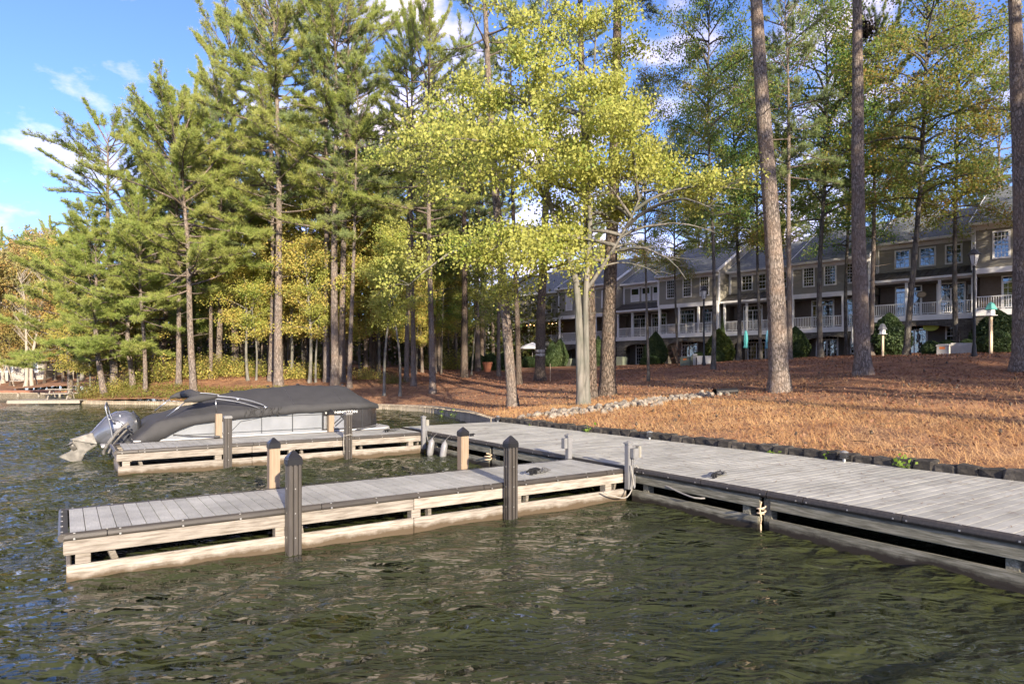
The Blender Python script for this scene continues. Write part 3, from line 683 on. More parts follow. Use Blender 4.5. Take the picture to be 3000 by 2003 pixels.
tag(ring.build('rope_loop', 'rope', None, loc=D(-2.2, 7.665, .60), rot=(0, 0, ROT), scale=(1.15, 1.15, 1)), 'white rope loop tied round the flat capped piling beside the boat\'s bow half', 'rope')

# cleats with tangled line
def cleat(a, b, z, label, sc=1, tangle=True):
    c = thing('dock_cleat', label, 'cleat', D(a, b, z), ROT+R(20))
    m = MB(); m.tube([(-.16, 0, .055), (-.07, 0, .075), (.07, 0, .075), (.16, 0, .055)], [.012, .02, .02, .012], 6); m.box(-.07, -.03, -.02, .02, 0, .07); m.box(.03, .07, -.02, .02, 0, .07)
    m.build('horn', 'black_metal', c, scale=(sc, sc, sc))
    if tangle:
        r = np.random.default_rng(int(abs(a)*100)); P = [(.05, 0, .05)]
        for k in range(26): P.append((.05+r.uniform(0, .42), r.uniform(-.09, .10), .015+r.uniform(0, .05)))
        MB().tube(smooth_path(P, .05), .009, 5).build('line', 'dark_rope', c)
    return c
cleat(-1.72, .42, ZF, 'black dock cleat with a tangle of line on the empty finger dock', 1.2)
cleat(-.85, 8.4, ZF, 'small dock cleat with coiled line on the boat\'s finger dock near the boardwalk', .8)
cleat(2.2*0+.35, 5.9, ZW, 'dock cleat on the boardwalk edge above the grey fenders', .8, False)
cleat(.30, -1.6, ZW, 'dock cleat lying flat on the boardwalk edge near the corner pedestal', .9, True)

# fenders hanging in the berth
for k, (b, lab) in enumerate(((7.05, 'upper'), (6.35, 'lower'))):
    fd = thing('boat_fender', ('grey boat fender hanging nearest the boat\'s finger dock', 'grey boat fender hanging farther along the boardwalk from the boat')[k], 'fender', D(-.17, b, .40), ROT, 'grey fenders hung on the boardwalk edge')
    fd.rotation_euler = (0, R(10), ROT)
    MB().lathe([(.012, .06), (.03, .02), (.07, -.03), (.082, -.1), (.085, -.32), (.075, -.40), (.035, -.44), (.012, -.45)], 12).build('body', 'fender', fd, smooth=True)
    MB().tube([(0, 0, .05), (.06, 0, .13), (.13, 0, .20)], .010, 5).build('rope', 'dark_rope', fd)
# rope tied to the boardwalk support at the gap
rp = MB(); r = np.random.default_rng(5)
rp.tube(smooth_path([(0, 0, .42), (.01, .03, .30), (-.03, -.02, .22), (.02, .02, .14), (-.01, .0, .05), (.01, .01, -.05)], .04), .012, 5)
rp.tube([(.05*math.cos(t)*1.3, .05*math.sin(t), .24+.01*t) for t in np.linspace(0, 12, 30)], .011, 5)
tag(rp.build('mooring_rope', 'light_wood', None, loc=D(-.07, -2.70), rot=(0, 0, ROT)), 'frayed tan rope knotted round the boardwalk support where the rails break', 'rope')
r2 = MB(); r2.tube([(.06*math.cos(t)*1.3, .09*math.sin(t), .02+.012*t) for t in np.linspace(0, 14, 40)], .012, 5)
tag(r2.build('mooring_rope', 'light_wood', None, loc=D(-.05, 4.5, .12), rot=(0, 0, ROT)), 'frayed tan rope coiled on the boardwalk rail inside the sheltered berth', 'rope')
# path lights
def path_light(b, label, z=ZW, a=None):
    L_ = thing('path_light', label, 'path light', D(a_wall(b)-.1 if a is None else a, b, z), 0, 'caged path lights along the boardwalk')
    MB().lathe([(.03, 0), (.03, .05), (.045, .06)], 10).build('base', 'aluminium', L_)
    for k in range(3): MB().lathe([(.075-.004*k, .065+.035*k), (.08-.004*k, .072+.035*k), (.04, .085+.035*k)], 12).build('louvre', 'aluminium', L_)
    MB().lathe([(.075, .17), (.07, .185), (.03, .205), (.005, .21)], 12).build('cap', 'grey_cap', L_)
path_light(9.15, 'caged path light at the far corner of the boardwalk')
path_light(2.9, 'caged path light midway along the boardwalk wall')
path_light(-1.75, 'caged path light beside the two leafy weeds on the boardwalk')
# weeds in the wall joints
def leaves_mesh(name, P, S, m, r, hang=.5, aspect=.62):
    """P (n,3) leaf centres, S sizes -> diamond leaves"""
    n = len(P); a = r.normal(size=(n, 3)); a[:, 2] -= hang; a /= np.linalg.norm(a, axis=1)[:, None]+1e-9
    q = r.normal(size=(n, 3)); b = np.cross(a, q); b /= np.linalg.norm(b, axis=1)[:, None]+1e-9
    S = np.asarray(S)[:, None]; nn = np.cross(a, b)
    V = np.stack([P-a*S*.5, P+b*S*aspect*.5+nn*S*.08, P+a*S*.5, P-b*S*aspect*.5+nn*S*.08], 1).reshape(-1, 3)
    F = np.arange(4*n).reshape(n, 4); return np_mesh(name, V, F, m)
def weed(b, n, h, label, m='fresh_leaf'):
    r = np.random.default_rng(int(b*10)+200); t = thing('weed', label, 'plant', D(a_wall(b)-.03, b, ZW))
    P = r.normal(size=(n, 3))*np.array((.08, .1, .06))+np.array((0, 0, h*.6)); P[:, 2] = np.abs(P[:, 2])
    link('leaves', leaves_mesh('leaves', P, r.uniform(.06, .12, n), m, r), t)
    s = MB(); 
    for k in range(4): s.tube([(0, 0, 0), tuple(P[k])], .005, 4)
    s.build('stem', m, t)
weed(-1.35, 9, .14, 'slim leafy weed growing from the wall beside the caged path light')
weed(-2.75, 28, .16, 'bushy bright green weed growing at the foot of the wall')
weed(5.1, 16, .1, 'yellow green creeper hanging on the wall above the boardwalk')
weed(7.6, 7, .08, 'tiny yellow green sprig on the wall near the boardwalk\'s far end')
weed(-.35, 6, .06, 'tiny creeping sprig low on the wall midway along the boardwalk')
def wall_weed(x, y, z, n, label):
    r = np.random.default_rng(int(abs(x)*100)); t = thing('weed', label, 'plant', (x, y, z))
    P = r.normal(size=(n, 3))*.11; P[:, 2] -= .05
    link('leaves', leaves_mesh('leaves', P, r.uniform(.08, .16, n), 'fresh_leaf', r), t)
    MB().tube([(0, .1, .05), (0, 0, -.1)], .006, 4).build('stem', 'fresh_leaf', t)
wall_weed(-2.62, 29.4, .22, 22, 'bright sprig on the paver wall reflected in the cove water')
wall_weed(-3.3, 31.2, .18, 10, 'small bright sprig farther along the paver wall')
r = np.random.default_rng(3); P = r.normal(size=(26, 3))*np.array((.045, .05, .005))+np.array((0, 0, .012))
t = thing('water_weed', 'small bright green weed floating by the empty dock\'s corner', 'plant', D(-.05, -.75, 0)); link('leaves', leaves_mesh('leaves', P, r.uniform(.025, .05, 26), 'fresh_leaf', r, 0), t)

# ------------------------------------------------------------------ pontoon boat
bt = thing('pontoon_boat', 'silver pontoon boat under a fitted charcoal cover moored at the dock', 'boat', D(0, 0), ROT)
BC = 10.76
for y in (9.98, 11.54):
    MB().tube([(-6.75, y, .10), (-6.6, y, .10), (-1.3, y, .10), (-.7, y, .14), (-.35, y, .24), (-.15, y, .33)], [.2, .31, .31, .29, .19, .05], 14).build('pontoon', 'aluminium', bt, smooth=True)
def deck_outline(g, af, ab=-6.72, hw=1.25):
    o = [(ab-g, BC-hw-g), (af-.55, BC-hw-g)]
    for t in np.linspace(0, 1, 7)[1:]: o.append((af-.55+(.55+g)*math.sin(t*math.pi/2), BC-hw-g+.55*(1-math.cos(t*math.pi/2))))
    return o+[(x, 2*BC-y) for x, y in reversed(o)]
MB().prism(deck_outline(0, -.12), 'z', .40, .56).build('deck', 'deck_grey', bt)
MB().prism(deck_outline(.03, -.12), 'z', .445, .515).build('rub_rail', 'white_gloss', bt, .01)
MB().prism(deck_outline(.018, -.12), 'z', .53, .558).build('upper_trim', 'white_gloss', bt, .004)
# fence panels
def fence(name, pts, z0, z1, m, th=.03):
    v = []; f = []
    for i, (x, y) in enumerate(pts):
        nx, ny = (pts[min(i+1, len(pts)-1)][0]-pts[max(i-1, 0)][0], pts[min(i+1, len(pts)-1)][1]-pts[max(i-1, 0)][1]); l = math.hypot(nx, ny); ox, oy = -ny/l*th, nx/l*th
        v += [(x, y, z0), (x, y, z1), (x+ox, y+oy, z1), (x+ox, y+oy, z0)]
        if i: k = 4*i; f += [(k-4+j, k-4+(j+1) % 4, k+(j+1) % 4, k+j) for j in range(4)]
    n = len(pts)*4; f += [(0, 1, 2, 3), (n-1, n-2, n-3, n-4)]
    return MB().raw(v, f).build(name, m, bt)
yn = BC-1.215
for x0, x1 in ((-6.15, -5.82), (-5.82, -5.42), (-5.42, -4.62), (-4.60, -3.84), (-3.82, -3.05), (-3.03, -2.25)):
    zt_ = .70 if x1 < -5.6 else .90 if x1 < -5 else .98 if x1 < -4.6 else 1.09
    fence('side_panel', [(x0, yn), (x1, yn)], .565, zt_, 'hull_white'); fence('side_panel', [(x1, 2*BC-yn), (x0, 2*BC-yn)], .565, zt_, 'hull_white')
def bow_curve(off=0):
    o = [(-2.23, yn-off)]
    for t in np.linspace(0, 1, 9): o.append((-1.05+(.62+off)*math.sin(t*math.pi/2), yn-off+.75*(1-math.cos(t*math.pi/2))))
    o += [(x, 2*BC-y) for x, y in reversed(o)]; return o
fence('bow_panel', bow_curve(), .565, 1.13, 'hull_dark')
tr = MB()
def line(p, q, rr=.011): tr.tube([p, q], rr, 5)
for x in (-4.61, -3.83, -3.04, -2.24): line((x, yn-.008, .565), (x, yn-.008, 1.12), .014 if x > -3.5 and x < -3 else .009)
for z in (.63, 1.0): line((-5.9 if z < .9 else -5.2, yn-.008, z), (-2.26, yn-.008, z), .008)
line((-6.25, yn-.008, .60), (-5.2, yn-.008, 1.0), .008); line((-4.58, yn-.008, .66), (-4.35, yn-.008, .9), .007); line((-4.35, yn-.008, .9), (-3.84, yn-.008, .98), .007)
line((-1.1, yn-.012, .6), (-1.1, yn-.012, 1.1), .008)
for dx in (0, .12): line((-2.0+dx, yn-.012, .66), (-1.62+dx, yn-.012, .98), .018)
tr.build('panel_trim', 'trim_dark', bt)
wb_ = MB(); wb_.prism([(-2.2, .60), (-1.45, .60), (-1.75, .95), (-2.2, .95)], 'y', yn-.012, yn-.004); wb_.build('bow_stripe', 'aluminium', bt)
fm = font_mesh('BENNINGTON', .105, 'letter')
vx = [v.co.x for v in fm.vertices]; sx = .90/(max(vx)-min(vx))
link('lettering', fm, bt, (-2.16, yn-.014, 1.012), (R(90), 0, 0), (sx, .92, 1))
# cover: lofted canvas
st = [(-6.78, .47, .50, .53, 1.22), (-6.5, .47, .74, .80, 1.25), (-6.25, .50, .95, 1.04, 1.27), (-5.85, .72, 1.04, 1.17, 1.27), (-5.43, .88, 1.10, 1.30, 1.27), (-4.9, .93, 1.15, 1.46, 1.27), (-4.33, .97, 1.20, 1.64, 1.27),
      (-3.85, 1.01, 1.235, 1.685, 1.27), (-3.37, 1.04, 1.255, 1.745, 1.27), (-3.0, 1.05, 1.265, 1.745, 1.27), (-2.55, 1.06, 1.275, 1.79, 1.27), (-1.9, 1.085, 1.285, 1.75, 1.27), (-1.24, 1.12, 1.29, 1.76, 1.25), (-.95, 1.12, 1.275, 1.56, 1.20), (-.66, 1.105, 1.245, 1.385, 1.04), (-.46, 1.09, 1.21, 1.27, .82), (-.37, 1.07, 1.15, 1.18, .60)]
fineS = np.array(smooth_path(st, .11)); V = []; nsec = 0
cr_ = np.random.default_rng(11)
for a, bo, sh, ri, hw in fineS:
    half = [(-hw-.02, bo), (-hw-.028, bo+(sh-bo)*.5), (-hw-.012, sh-.03), (-hw+.05, sh+.02), (-.72*hw, sh+(ri-sh)*.36), (-.5*hw, sh+(ri-sh)*.60), (-.28*hw, sh+(ri-sh)*.82), (-.1*hw, sh+(ri-sh)*.96), (0, ri)]
    sec = half+[(-y, z) for y, z in reversed(half[:-1])]; nsec = len(sec)
    for j, (y, z) in enumerate(sec):
        w = mnoise.noise(Vector((a*2.2, y*2.5, 3)))*.030+mnoise.noise(Vector((a*6+y*4, y*3, 9)))*.020-.03*abs(math.sin(a*3.3))*math.cos(y*1.1)
        V.append((a, BC+y+(w if j in (0, 1, 2) else 0), z+w*(1 if 0 < j < nsec-1 else .6)))
F = np.array([(i*nsec+j, i*nsec+j+1, (i+1)*nsec+j+1, (i+1)*nsec+j) for i in range(len(fineS)-1) for j in range(nsec-1)])
cv = link('cover', np_mesh('cover', np.array(V), F, 'cover', True), bt)
ms = cv.modifiers.new('thick', 'SOLIDIFY'); ms.thickness = .006
sm_ = MB()
for a0 in (-3.05, -1.62):       # stitched seams across the canvas
    P = [V[i*nsec+j] for i in [int(np.argmin(abs(fineS[:, 0]-a0)))] for j in range(nsec)]
    sm_.tube([(p[0], p[1], p[2]+.004) for p in P], .006, 4)
k8 = [V[i*nsec+3] for i in range(4, len(fineS)-1)]; sm_.tube([(p[0], p[1]-.004, p[2]) for p in k8], .005, 4)
sm_.build('seam', 'black_cap', cv)
for a, z in ((-4.33, 1.64), (-3.37, 1.745), (-2.55, 1.79), (-1.24, 1.76)): MB().lathe([(.05, -.01), (.05, .012), (.02, .03)], 8, (a, BC, z)).build('pole_tip', 'black_cap', cv)
# gathered folds beside the folded top
fo = MB(); r = np.random.default_rng(21)
for k in range(13):
    x0 = -4.25+k*.075+r.uniform(-.02, .02); fo.tube(smooth_path([(x0, yn-.075, 1.235), (x0+r.uniform(-.10, .06), yn-.10, 1.13), (x0+r.uniform(-.16, .02), yn-.07, 1.03+r.uniform(-.03, .03))], .05), [.022, .026, .024, .02, .012][:len(smooth_path([(0, 0, 1.235), (0, 0, 1.13), (0, 0, 1.03)], .05))] if False else .020, 6)
fo.build('gathered_folds', 'cover', cv, smooth=True)
# folded bimini: twin rails each side, canvas boot, struts
for y in (yn-.06, 2*BC-yn+.06):
    bi = MB()
    bi.tube(smooth_path([(-3.72, y, 1.27), (-4.1, y, 1.42), (-4.6, y, 1.53), (-5.1, y, 1.575)], .12), .020, 8)
    bi.tube(smooth_path([(-3.86, y, 1.21), (-4.25, y, 1.36), (-4.7, y, 1.46), (-5.1, y, 1.515), (-5.35, y, 1.50)], .12), .017, 8)
    bi.tube([(-4.95, y, 1.50), (-4.93, y+.02, 1.18)], .014, 6); bi.tube([(-5.60, y+.02, 1.47), (-6.03, y+.05, 1.10)], .015, 6)
    bi.cbox((-4.42, y, 1.47), (.10, .05, .04)); bi.cbox((-3.74, y, 1.245), (.10, .06, .05))
    bi.build('bimini_frame', 'aluminium', bt, smooth=True)
bo_ = MB()
bo_.tube([(-5.32, yn-.10, 1.53), (-5.34, BC, 1.60), (-5.32, 2*BC-yn+.10, 1.53)], .115, 10)
for y in (yn-.08, 2*BC-yn+.08): bo_.tube(smooth_path([(-5.66, y, 1.45), (-5.55, y, 1.49), (-5.3, y, 1.53), (-5.0, y, 1.555), (-4.92, y, 1.56)], .08), [.03, .06, .085, .10, .10, .09, .075, .06, .05, .05, .05, .05][:len(smooth_path([(-5.66, y, 1.45), (-5.55, y, 1.49), (-5.3, y, 1.53), (-5.0, y, 1.555), (-4.92, y, 1.56)], .08))], 10)
bo_.build('bimini_boot', 'cover', bt, smooth=True)
# outboard, tilted up
mo = MB().tube([(.42, 0, .09), (.40, 0, .085), (.33, 0, .07), (.2, 0, .045), (.0, 0, .0), (-.2, 0, -.06), (-.38, 0, -.14), (-.55, 0, -.22), (-.68, 0, -.29)], [.05, .19, .32, .40, .425, .375, .26, .165, .14], 20)
motor = mo.build('outboard_motor', 'cowl', bt, smooth=True, loc=(-6.92, BC, .78), scale=(1, .74, 1))
MB().tube([(.445, 0, .10), (.43, 0, .10), (.36, 0, .085), (.335, 0, .08)], [.06, .205, .325, .35], 20).build('cowl_back', 'cowl_dark', motor, smooth=True)
MB().tube([(.10, 0, -.28), (.02, 0, -.35), (-.12, 0, -.36)], [.12, .17, .10], 10).build('swivel', 'cowl_dark', motor, smooth=True)
dc = MB(); dc.raw([(-.16, -.305, .21), (-.02, -.315, .27), (-.02, -.27, .33), (-.16, -.25, .27)], [(0, 1, 2, 3)]); dc.build('decal', 'letter', motor)
lu = MB().prism([(-7.46, .64), (-7.40, .40), (-7.66, .22), (-7.76, -.02), (-7.98, .04), (-8.20, .16), (-7.97, .27), (-7.90, .36), (-7.93, .50), (-7.66, .55)], 'y', BC-.055, BC+.055).build('lower_unit', 'motor_grey', motor, .02)
lu.parent = bt; lu.name = 'lower_unit'
MB().raw([(-7.52, BC-.13, .70), (-7.42, BC-.16, .42), (-7.98, BC-.10, .555), (-7.52, BC+.13, .70), (-7.42, BC+.16, .42), (-7.98, BC+.10, .555)], [(0, 1, 2), (3, 5, 4), (0, 3, 4, 1), (1, 4, 5, 2), (2, 5, 3, 0)]).build('cavitation_plate', 'motor_grey', bt, .01)
MB().tube([(-7.86, BC, .30), (-7.92, BC, .42), (-7.95, BC, .5)], [.075, .075, .035], 10).build('gearcase', 'motor_grey', bt, smooth=True)
pb = MB()
for k in range(3):
    t = k*2*math.pi/3+.4; d1 = Vector((.80*math.cos(t), math.sin(t), .55*math.cos(t))).normalized(); c0 = Vector((-7.955, BC, .47)); sd_ = Vector((-.4, .3, .8)).cross(d1).normalized()
    pb.raw([c0+d1*.02-sd_*.03, c0+d1*.12-sd_*.085, c0+d1*.19-sd_*.02, c0+d1*.17+sd_*.06, c0+d1*.03+sd_*.03], [(0, 1, 2, 3, 4)])
pbo = pb.build('propeller', 'motor_grey', bt); pbo.modifiers.new('t', 'SOLIDIFY').thickness = .012
for dx in (0, .36):
    pass
rl = MB()
rl.tube(smooth_path([(-7.12, 10.02, .52), (-7.18, 10.02, .9), (-7.28, 10.02, 1.34), (-7.26, 10.05, 1.42), (-7.24, 10.30, 1.44), (-7.22, 10.42, 1.40), (-7.15, 10.44, 1.1), (-7.06, 10.44, .9)], .07), .018, 8)
rl.tube(smooth_path([(-7.22, 10.02, 1.06), (-7.0, 10.1, .98), (-6.7, 10.2, .70)], .08), .014, 6); rl.tube([(-7.2, 10.44, 1.1), (-7.2, 10.02, 1.08)], .010, 6)
rl.build('grab_rail', 'aluminium', bt, smooth=True)
ld = MB()
for y in (9.85, 10.12):
    ld.tube(smooth_path([(-7.32, y, .24), (-7.28, y, .38), (-7.10, y, .66), (-6.92, y, .86), (-6.80, y, .94)], .06), .028, 6)
    ld.tube(smooth_path([(-7.22, y+.06, .26), (-7.15, y+.06, .42), (-7.0, y+.06, .62), (-6.84, y+.06, .80)], .06), .022, 6)
for q_ in ((-7.22, .48), (-7.06, .70), (-6.9, .86)): ld.cbox((q_[0], 9.99, q_[1]), (.10, .30, .03))
ld.build('boarding_ladder', 'motor_grey', bt, smooth=False)
MB().box(-7.35, -6.72, 10.25, 11.3, .36, .42).build('swim_platform', 'deck_grey', bt, .01)
for x0, y0, x1 in ((-4.95, 9.33, -5.9), (-1.3, 9.30, -.62)):
    mr_ = MB().tube(smooth_path([(x0, y0, .58), ((x0+x1)/2, 9.42, .60), (x1, yn-.05, .66)], .12), .014, 6)
    mr_.tube([(x0+.06*math.cos(t), y0-.05+.05*math.sin(t), .555+.004*t) for t in np.linspace(0, 11, 26)], .013, 5)
    tag(mr_.build('mooring_rope', 'dark_rope', None, loc=D(0, 0), rot=(0, 0, ROT)), 'dark mooring rope from the boat\'s %s to the dock' % ('stern half' if x0 < -3 else 'bow'), 'rope')

# ------------------------------------------------------------------ town houses
def window(parent, x, z, w, h, y, cols, rows, case=.11, curtain=0, name='window'):
    f = MB(); t = .05
    f.box(x-w/2-case, x-w/2, y-t, y, z-case, z+h+case); f.box(x+w/2, x+w/2+case, y-t, y, z-case, z+h+case)
    f.box(x-w/2, x+w/2, y-t, y, z+h, z+h+case); f.box(x-w/2, x+w/2, y-t-.02, y, z-case, z)
    o = f.build(name, 'white_paint', parent)
    m = 'glass'
    if curtain: MB().raw([(x-w/2, y-.004, z), (x-w/2+w, y-.004, z), (x+w/2, y-.004, z+h*curtain), (x-w/2, y-.004, z+h*curtain)], [(0, 1, 2, 3)]).build('blind', 'curtain', o)
    for k in (0, 1):
        MB().raw([(x-w/2, y-.010-.012*k, z+h/2*k), (x+w/2, y-.010-.012*k, z+h/2*k), (x+w/2, y-.010-.012*k, z+h/2*(k+1)), (x-w/2, y-.010-.012*k, z+h/2*(k+1))], [(0, 1, 2, 3)]).build('pane', m if not (curtain and k < curtain*2-.5) else 'curtain', o)
    g = MB(); b = .022
    for i in range(1, cols): xx = x-w/2+w*i/cols; g.box(xx-b/2, xx+b/2, y-.036, y-.025, z, z+h)
    for i in range(1, rows): zz = z+h*i/rows; g.box(x-w/2, x+w/2, y-.034, y-.024, zz-b/2, zz+b/2)
    g.box(x-w/2, x+w/2, y-.045, y-.02, z+h/2-.025, z+h/2+.025)
    g.build('muntins', 'white_paint', o)
def french(parent, x, z, w, h, y, cols=2, transom=.38, name='patio_door'):
    f = MB(); t = .05; c = .09
    f.box(x-w/2-c, x-w/2, y-t, y, z, z+h+c); f.box(x+w/2, x+w/2+c, y-t, y, z, z+h+c); f.box(x-w/2, x+w/2, y-t, y, z+h, z+h+c)
    hd = h-transom
    f.box(x-w/2, x+w/2, y-t, y, z+hd-.04, z+hd+.04)
    for i in range(cols+1): xx = x-w/2+w*i/cols; f.box(xx-.045, xx+.045, y-t+.005, y, z, z+hd)
    o = f.build(name, 'white_paint', parent)
    for i in range(cols): MB().box(x-w/2+w*i/cols+.045, x-w/2+w*(i+1)/cols-.045, y-.02, y-.01, z+.12, z+hd-.04).build('pane', 'glass', o)
    MB().box(x-w/2, x+w/2, y-.02, y-.01, z+hd+.04, z+h).build('transom_pane', 'glass', o)
    g = MB(); b = .02
    for i in range(cols):
        x0 = x-w/2+w*i/cols; ww_ = w/cols
        for k in (1, 2): g.box(x0+ww_*k/3-b/2, x0+ww_*k/3+b/2, y-.032, y-.021, z+.12, z+hd)
        for k in range(1, 5): g.box(x0+.05, x0+ww_-.05, y-.031, y-.0215, z+hd*k/5-b/2, z+hd*k/5+b/2)
    for k in range(1, 2*cols+1): xx = x-w/2+w*k/(2*cols+1); g.box(xx-b/2, xx+b/2, y-.032, y-.021, z+hd+.04, z+h)
    g.box(x-w/2+.04, x+w/2-.04, y-.03, y-.005, z, z+.12)
    g.build('muntins', 'white_paint', o)
def house(t0, W_, z0, zf, ze, typ, label, d0=0, wins=None, tall=True, curtain=0, left_wall_on=True):
    p = HP(t0, d0); h = thing('townhouse', label, 'house', (p.x, p.y, 0), HROT, 'row of attached townhouses above the lake')
    zc = zf+2.62; PD = 2.0; DP = 11.5; ru = 0 if typ == 'P' else 1.25
    mid = (zf-.36+ze)/2
    # bodies
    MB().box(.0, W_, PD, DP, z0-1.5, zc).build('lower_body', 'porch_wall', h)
    ub = MB().box(.0, W_, ru, DP-.01, zc, ze).build('upper_body', 'siding', h)
    # stone face with arched opening
    x1, x2 = .95, W_-.95; zs = zf-1.28; zt = zf-.78; a = [(x1, z0-1.5), (x1, zs)]
    for k in range(1, 14): u = k/14; a.append((x1+(x2-x1)*u, zs+(zt-zs)*(1-(2*u-1)**2)**.6))
    a += [(x2, zs), (x2, z0-1.5)]
    MB().prism([(0.002, z0-1.5)]+a+[(W_-.002, z0-1.5), (W_-.002, zf-.34), (0.002, zf-.34)], 'y', .0, .38).build('stone_arch', 'stone_veneer', h)
    MB().box(0.003, .3, .38, PD, z0-1.5, zf-.34).build('side_pier', 'stone_veneer', h); MB().box(W_-.3, W_-.003, .38, PD, z0-1.5, zf-.34).build('side_pier', 'stone_veneer', h)
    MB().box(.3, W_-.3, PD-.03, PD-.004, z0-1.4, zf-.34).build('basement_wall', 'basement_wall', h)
    french(h, W_*.36, z0+.02, 1.7, 2.2, PD-.035, 2, .0001 if False else .3); window(h, W_*.74, z0+.75, .8, 1.25, PD-.035, 3, 4)
    # porch
    MB().box(.0, W_, -.06, PD, zf-.16, zf-.02).build('porch_floor', 'white_paint', h)
    MB().box(-.01, W_+.01, -.10, -.06, zf-.40, zf+.02).build('rim_board', 'white_paint', h)
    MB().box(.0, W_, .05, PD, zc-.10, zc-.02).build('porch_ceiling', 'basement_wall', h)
    french(h, W_*.30, zf+.0, 1.75, 2.42, PD-.01, 2); french(h, W_*.72, zf+.0, 1.75, 2.42, PD-.01, 2)
    cols = [.13, W_*.36, W_*.68, W_-.13]
    for x in cols: MB().box(x-.09, x+.09, -.05, .13, zf, zc+.02).build('column', 'white_paint', h, .008)
    for i in range(3):
        xa, xb = cols[i]+.09, cols[i+1]-.09; g = MB(); g.box(xa, xb, .0, .07, zf+.90, zf+.96); g.box(xa, xb, .01, .06, zf+.10, zf+.15)
        n = int((xb-xa)/.135)
        for k in range(1, n): xx = xa+(xb-xa)*k/n; g.box(xx-.018, xx+.018, .02, .055, zf+.15, zf+.90)
        for xx in (xa+(xb-xa)/3, xa+(xb-xa)*2/3): g.box(xx-.02, xx+.02, .02, .055, zf, zf+.10)
        g.build('railing', 'white_paint', h)
    if typ == 'P':
        MB().box(-.01, W_+.01, -.045, .10, zc-.06, zc+.32).build('belt_board', 'white_paint', h)
        wz = zc+.98; wh = min(1.72, ze-wz-.38)
        for fx in (wins or (.22, .5, .78)): window(h, W_*fx, wz, .80, wh, ru-.003, 4, 6, curtain=curtain)
    else:
        MB().box(-.01, W_+.01, -.045, .10, zc-.06, zc+.22).build('porch_beam', 'white_paint', h)
        ya, yb = -.42, ru+.02; za, zb = zc+.24, zc+1.0
        rf = MB().raw([(-.05, ya, za), (W_+.05, ya, za), (W_+.05, yb, zb), (-.05, yb, zb), (-.05, ya, za-.09), (W_+.05, ya, za-.09), (W_+.05, yb, zb-.09), (-.05, yb, zb-.09)], [(0, 1, 2, 3), (7, 6, 5, 4), (0, 4, 5, 1), (1, 5, 6, 2), (2, 6, 7, 3), (3, 7, 4, 0)]).build('porch_roof', 'metal_roof', h)
        sl = (zb-za)/(yb-ya)
        for k in range(int(W_/.42)+1):
            x = k*.42+.02; g = MB().raw([(x-.016, ya, za), (x+.016, ya, za), (x+.016, yb, zb), (x-.016, yb, zb), (x-.016, ya, za+.055), (x+.016, ya, za+.055), (x+.016, yb, zb+.055), (x-.016, yb, zb+.055)], [(4, 5, 6, 7), (0, 4, 7, 3), (1, 2, 6, 5), (0, 1, 5, 4)])
            g.build('seam', 'metal_roof', rf)
        MB().box(-.06, W_+.06, ya-.03, ya+.02, za-.20, za-.02).build('porch_gutter', 'white_paint', h)
        wz = zc+1.32; wh = min(1.28, ze-wz-.34)
        for fx in (wins or (.27, .52, .77)): window(h, W_*fx, wz, .92, wh, ru-.003, 3 if tall else 1, 4 if tall else 2, curtain=curtain)
    for x in (.0, W_): MB().box(x-.085, x+.085, ru-.03, ru+.10, (zc+.25 if typ == 'P' else zc+.9), ze-.02).build('corner_board', 'white_paint', h)
    MB().tube([(.16, ru-.10, ze-.1), (.16, ru-.10, zf+.1 if typ == 'P' else zc+1.05)], .045, 6).build('downspout', 'white_paint', h)
    # gable roof, ridge along the row
    ye, yr = ru-.45, 5.9; zr = ze+(yr-ye)*.56
    rb = DP+.4; zb2 = zr-(rb-yr)*.56
    o = .12
    roof = MB().prism([(ye, ze+.02), (yr, zr), (rb, zb2), (rb, zb2+.10), (yr, zr+.14), (ye-.03, ze+.14)], 'x', -o, W_+o).build('roof', 'shingles', h)
    MB().prism([(ru, ze), (DP, ze), (yr, zr-.03)], 'x', .001, W_-.001).build('gable', 'siding', h)
    g = MB(); g.box(-o-.02, W_+o+.02, ye-.10, ye-.01, ze-.05, ze+.12); g.box(-o, W_+o, ye, ru+.02, ze-.10, ze-.05); g.box(.0, W_, ru-.04, ru+.02, ze-.38, ze-.10)
    g.build('gutter', 'white_paint', roof)
    for x in (-o-.02, W_+o+.02):
        MB().prism([(ye-.03, ze-.10), (yr, zr-.10), (yr, zr+.15), (ye-.03, ze+.15)], 'x', x-.03, x+.03).build('rake_board', 'white_paint', roof)
    MB().lathe([(.05, 0), (.05, .5)], 8, (W_*.6, 2.6, ze+1.5)).build('vent_pipe', 'black_metal', roof)
    return h
house(-15.6, 7.2, 2.25, 5.15, 11.0, 'P', 'townhouse at the row\'s dark end behind the leaning sunlit trunk', .6, curtain=0)
hA0 = house(-8.35, 8.2, 2.35, 5.2, 11.1, 'P', 'townhouse with string lights on its porch and two upper windows', .5, wins=(.48, .78))
house(0, 8.15, 2.4, 5.3, 11.3, 'P', 'townhouse with pale curtained tall windows behind the pale double trunk', .1, wins=(.2, .62, .85), curtain=1)
house(8.3, 5.65, 2.5, 5.5, 11.2, 'Q', 'narrow townhouse with square windows over a dark metal porch roof', .35, tall=False, curtain=.5)
house(14.0, 6.75, 2.6, 5.62, 11.3, 'P', 'townhouse with three tall windows behind the lamp post', -.25)
house(20.9, 6.55, 2.7, 5.62, 11.25, 'Q', 'townhouse with metal porch roof behind two closed teal umbrellas', .3)
house(27.55, 6.3, 2.75, 5.62, 11.1, 'P', 'townhouse with three tall windows between a dark maple and a grey pine', -.05, wins=(.24, .52, .80))
hE = house(34.0, 6.95, 3.3, 6.25, 12.1, 'Q', 'townhouse with anchor and sailboat decorations on its porch', .0)
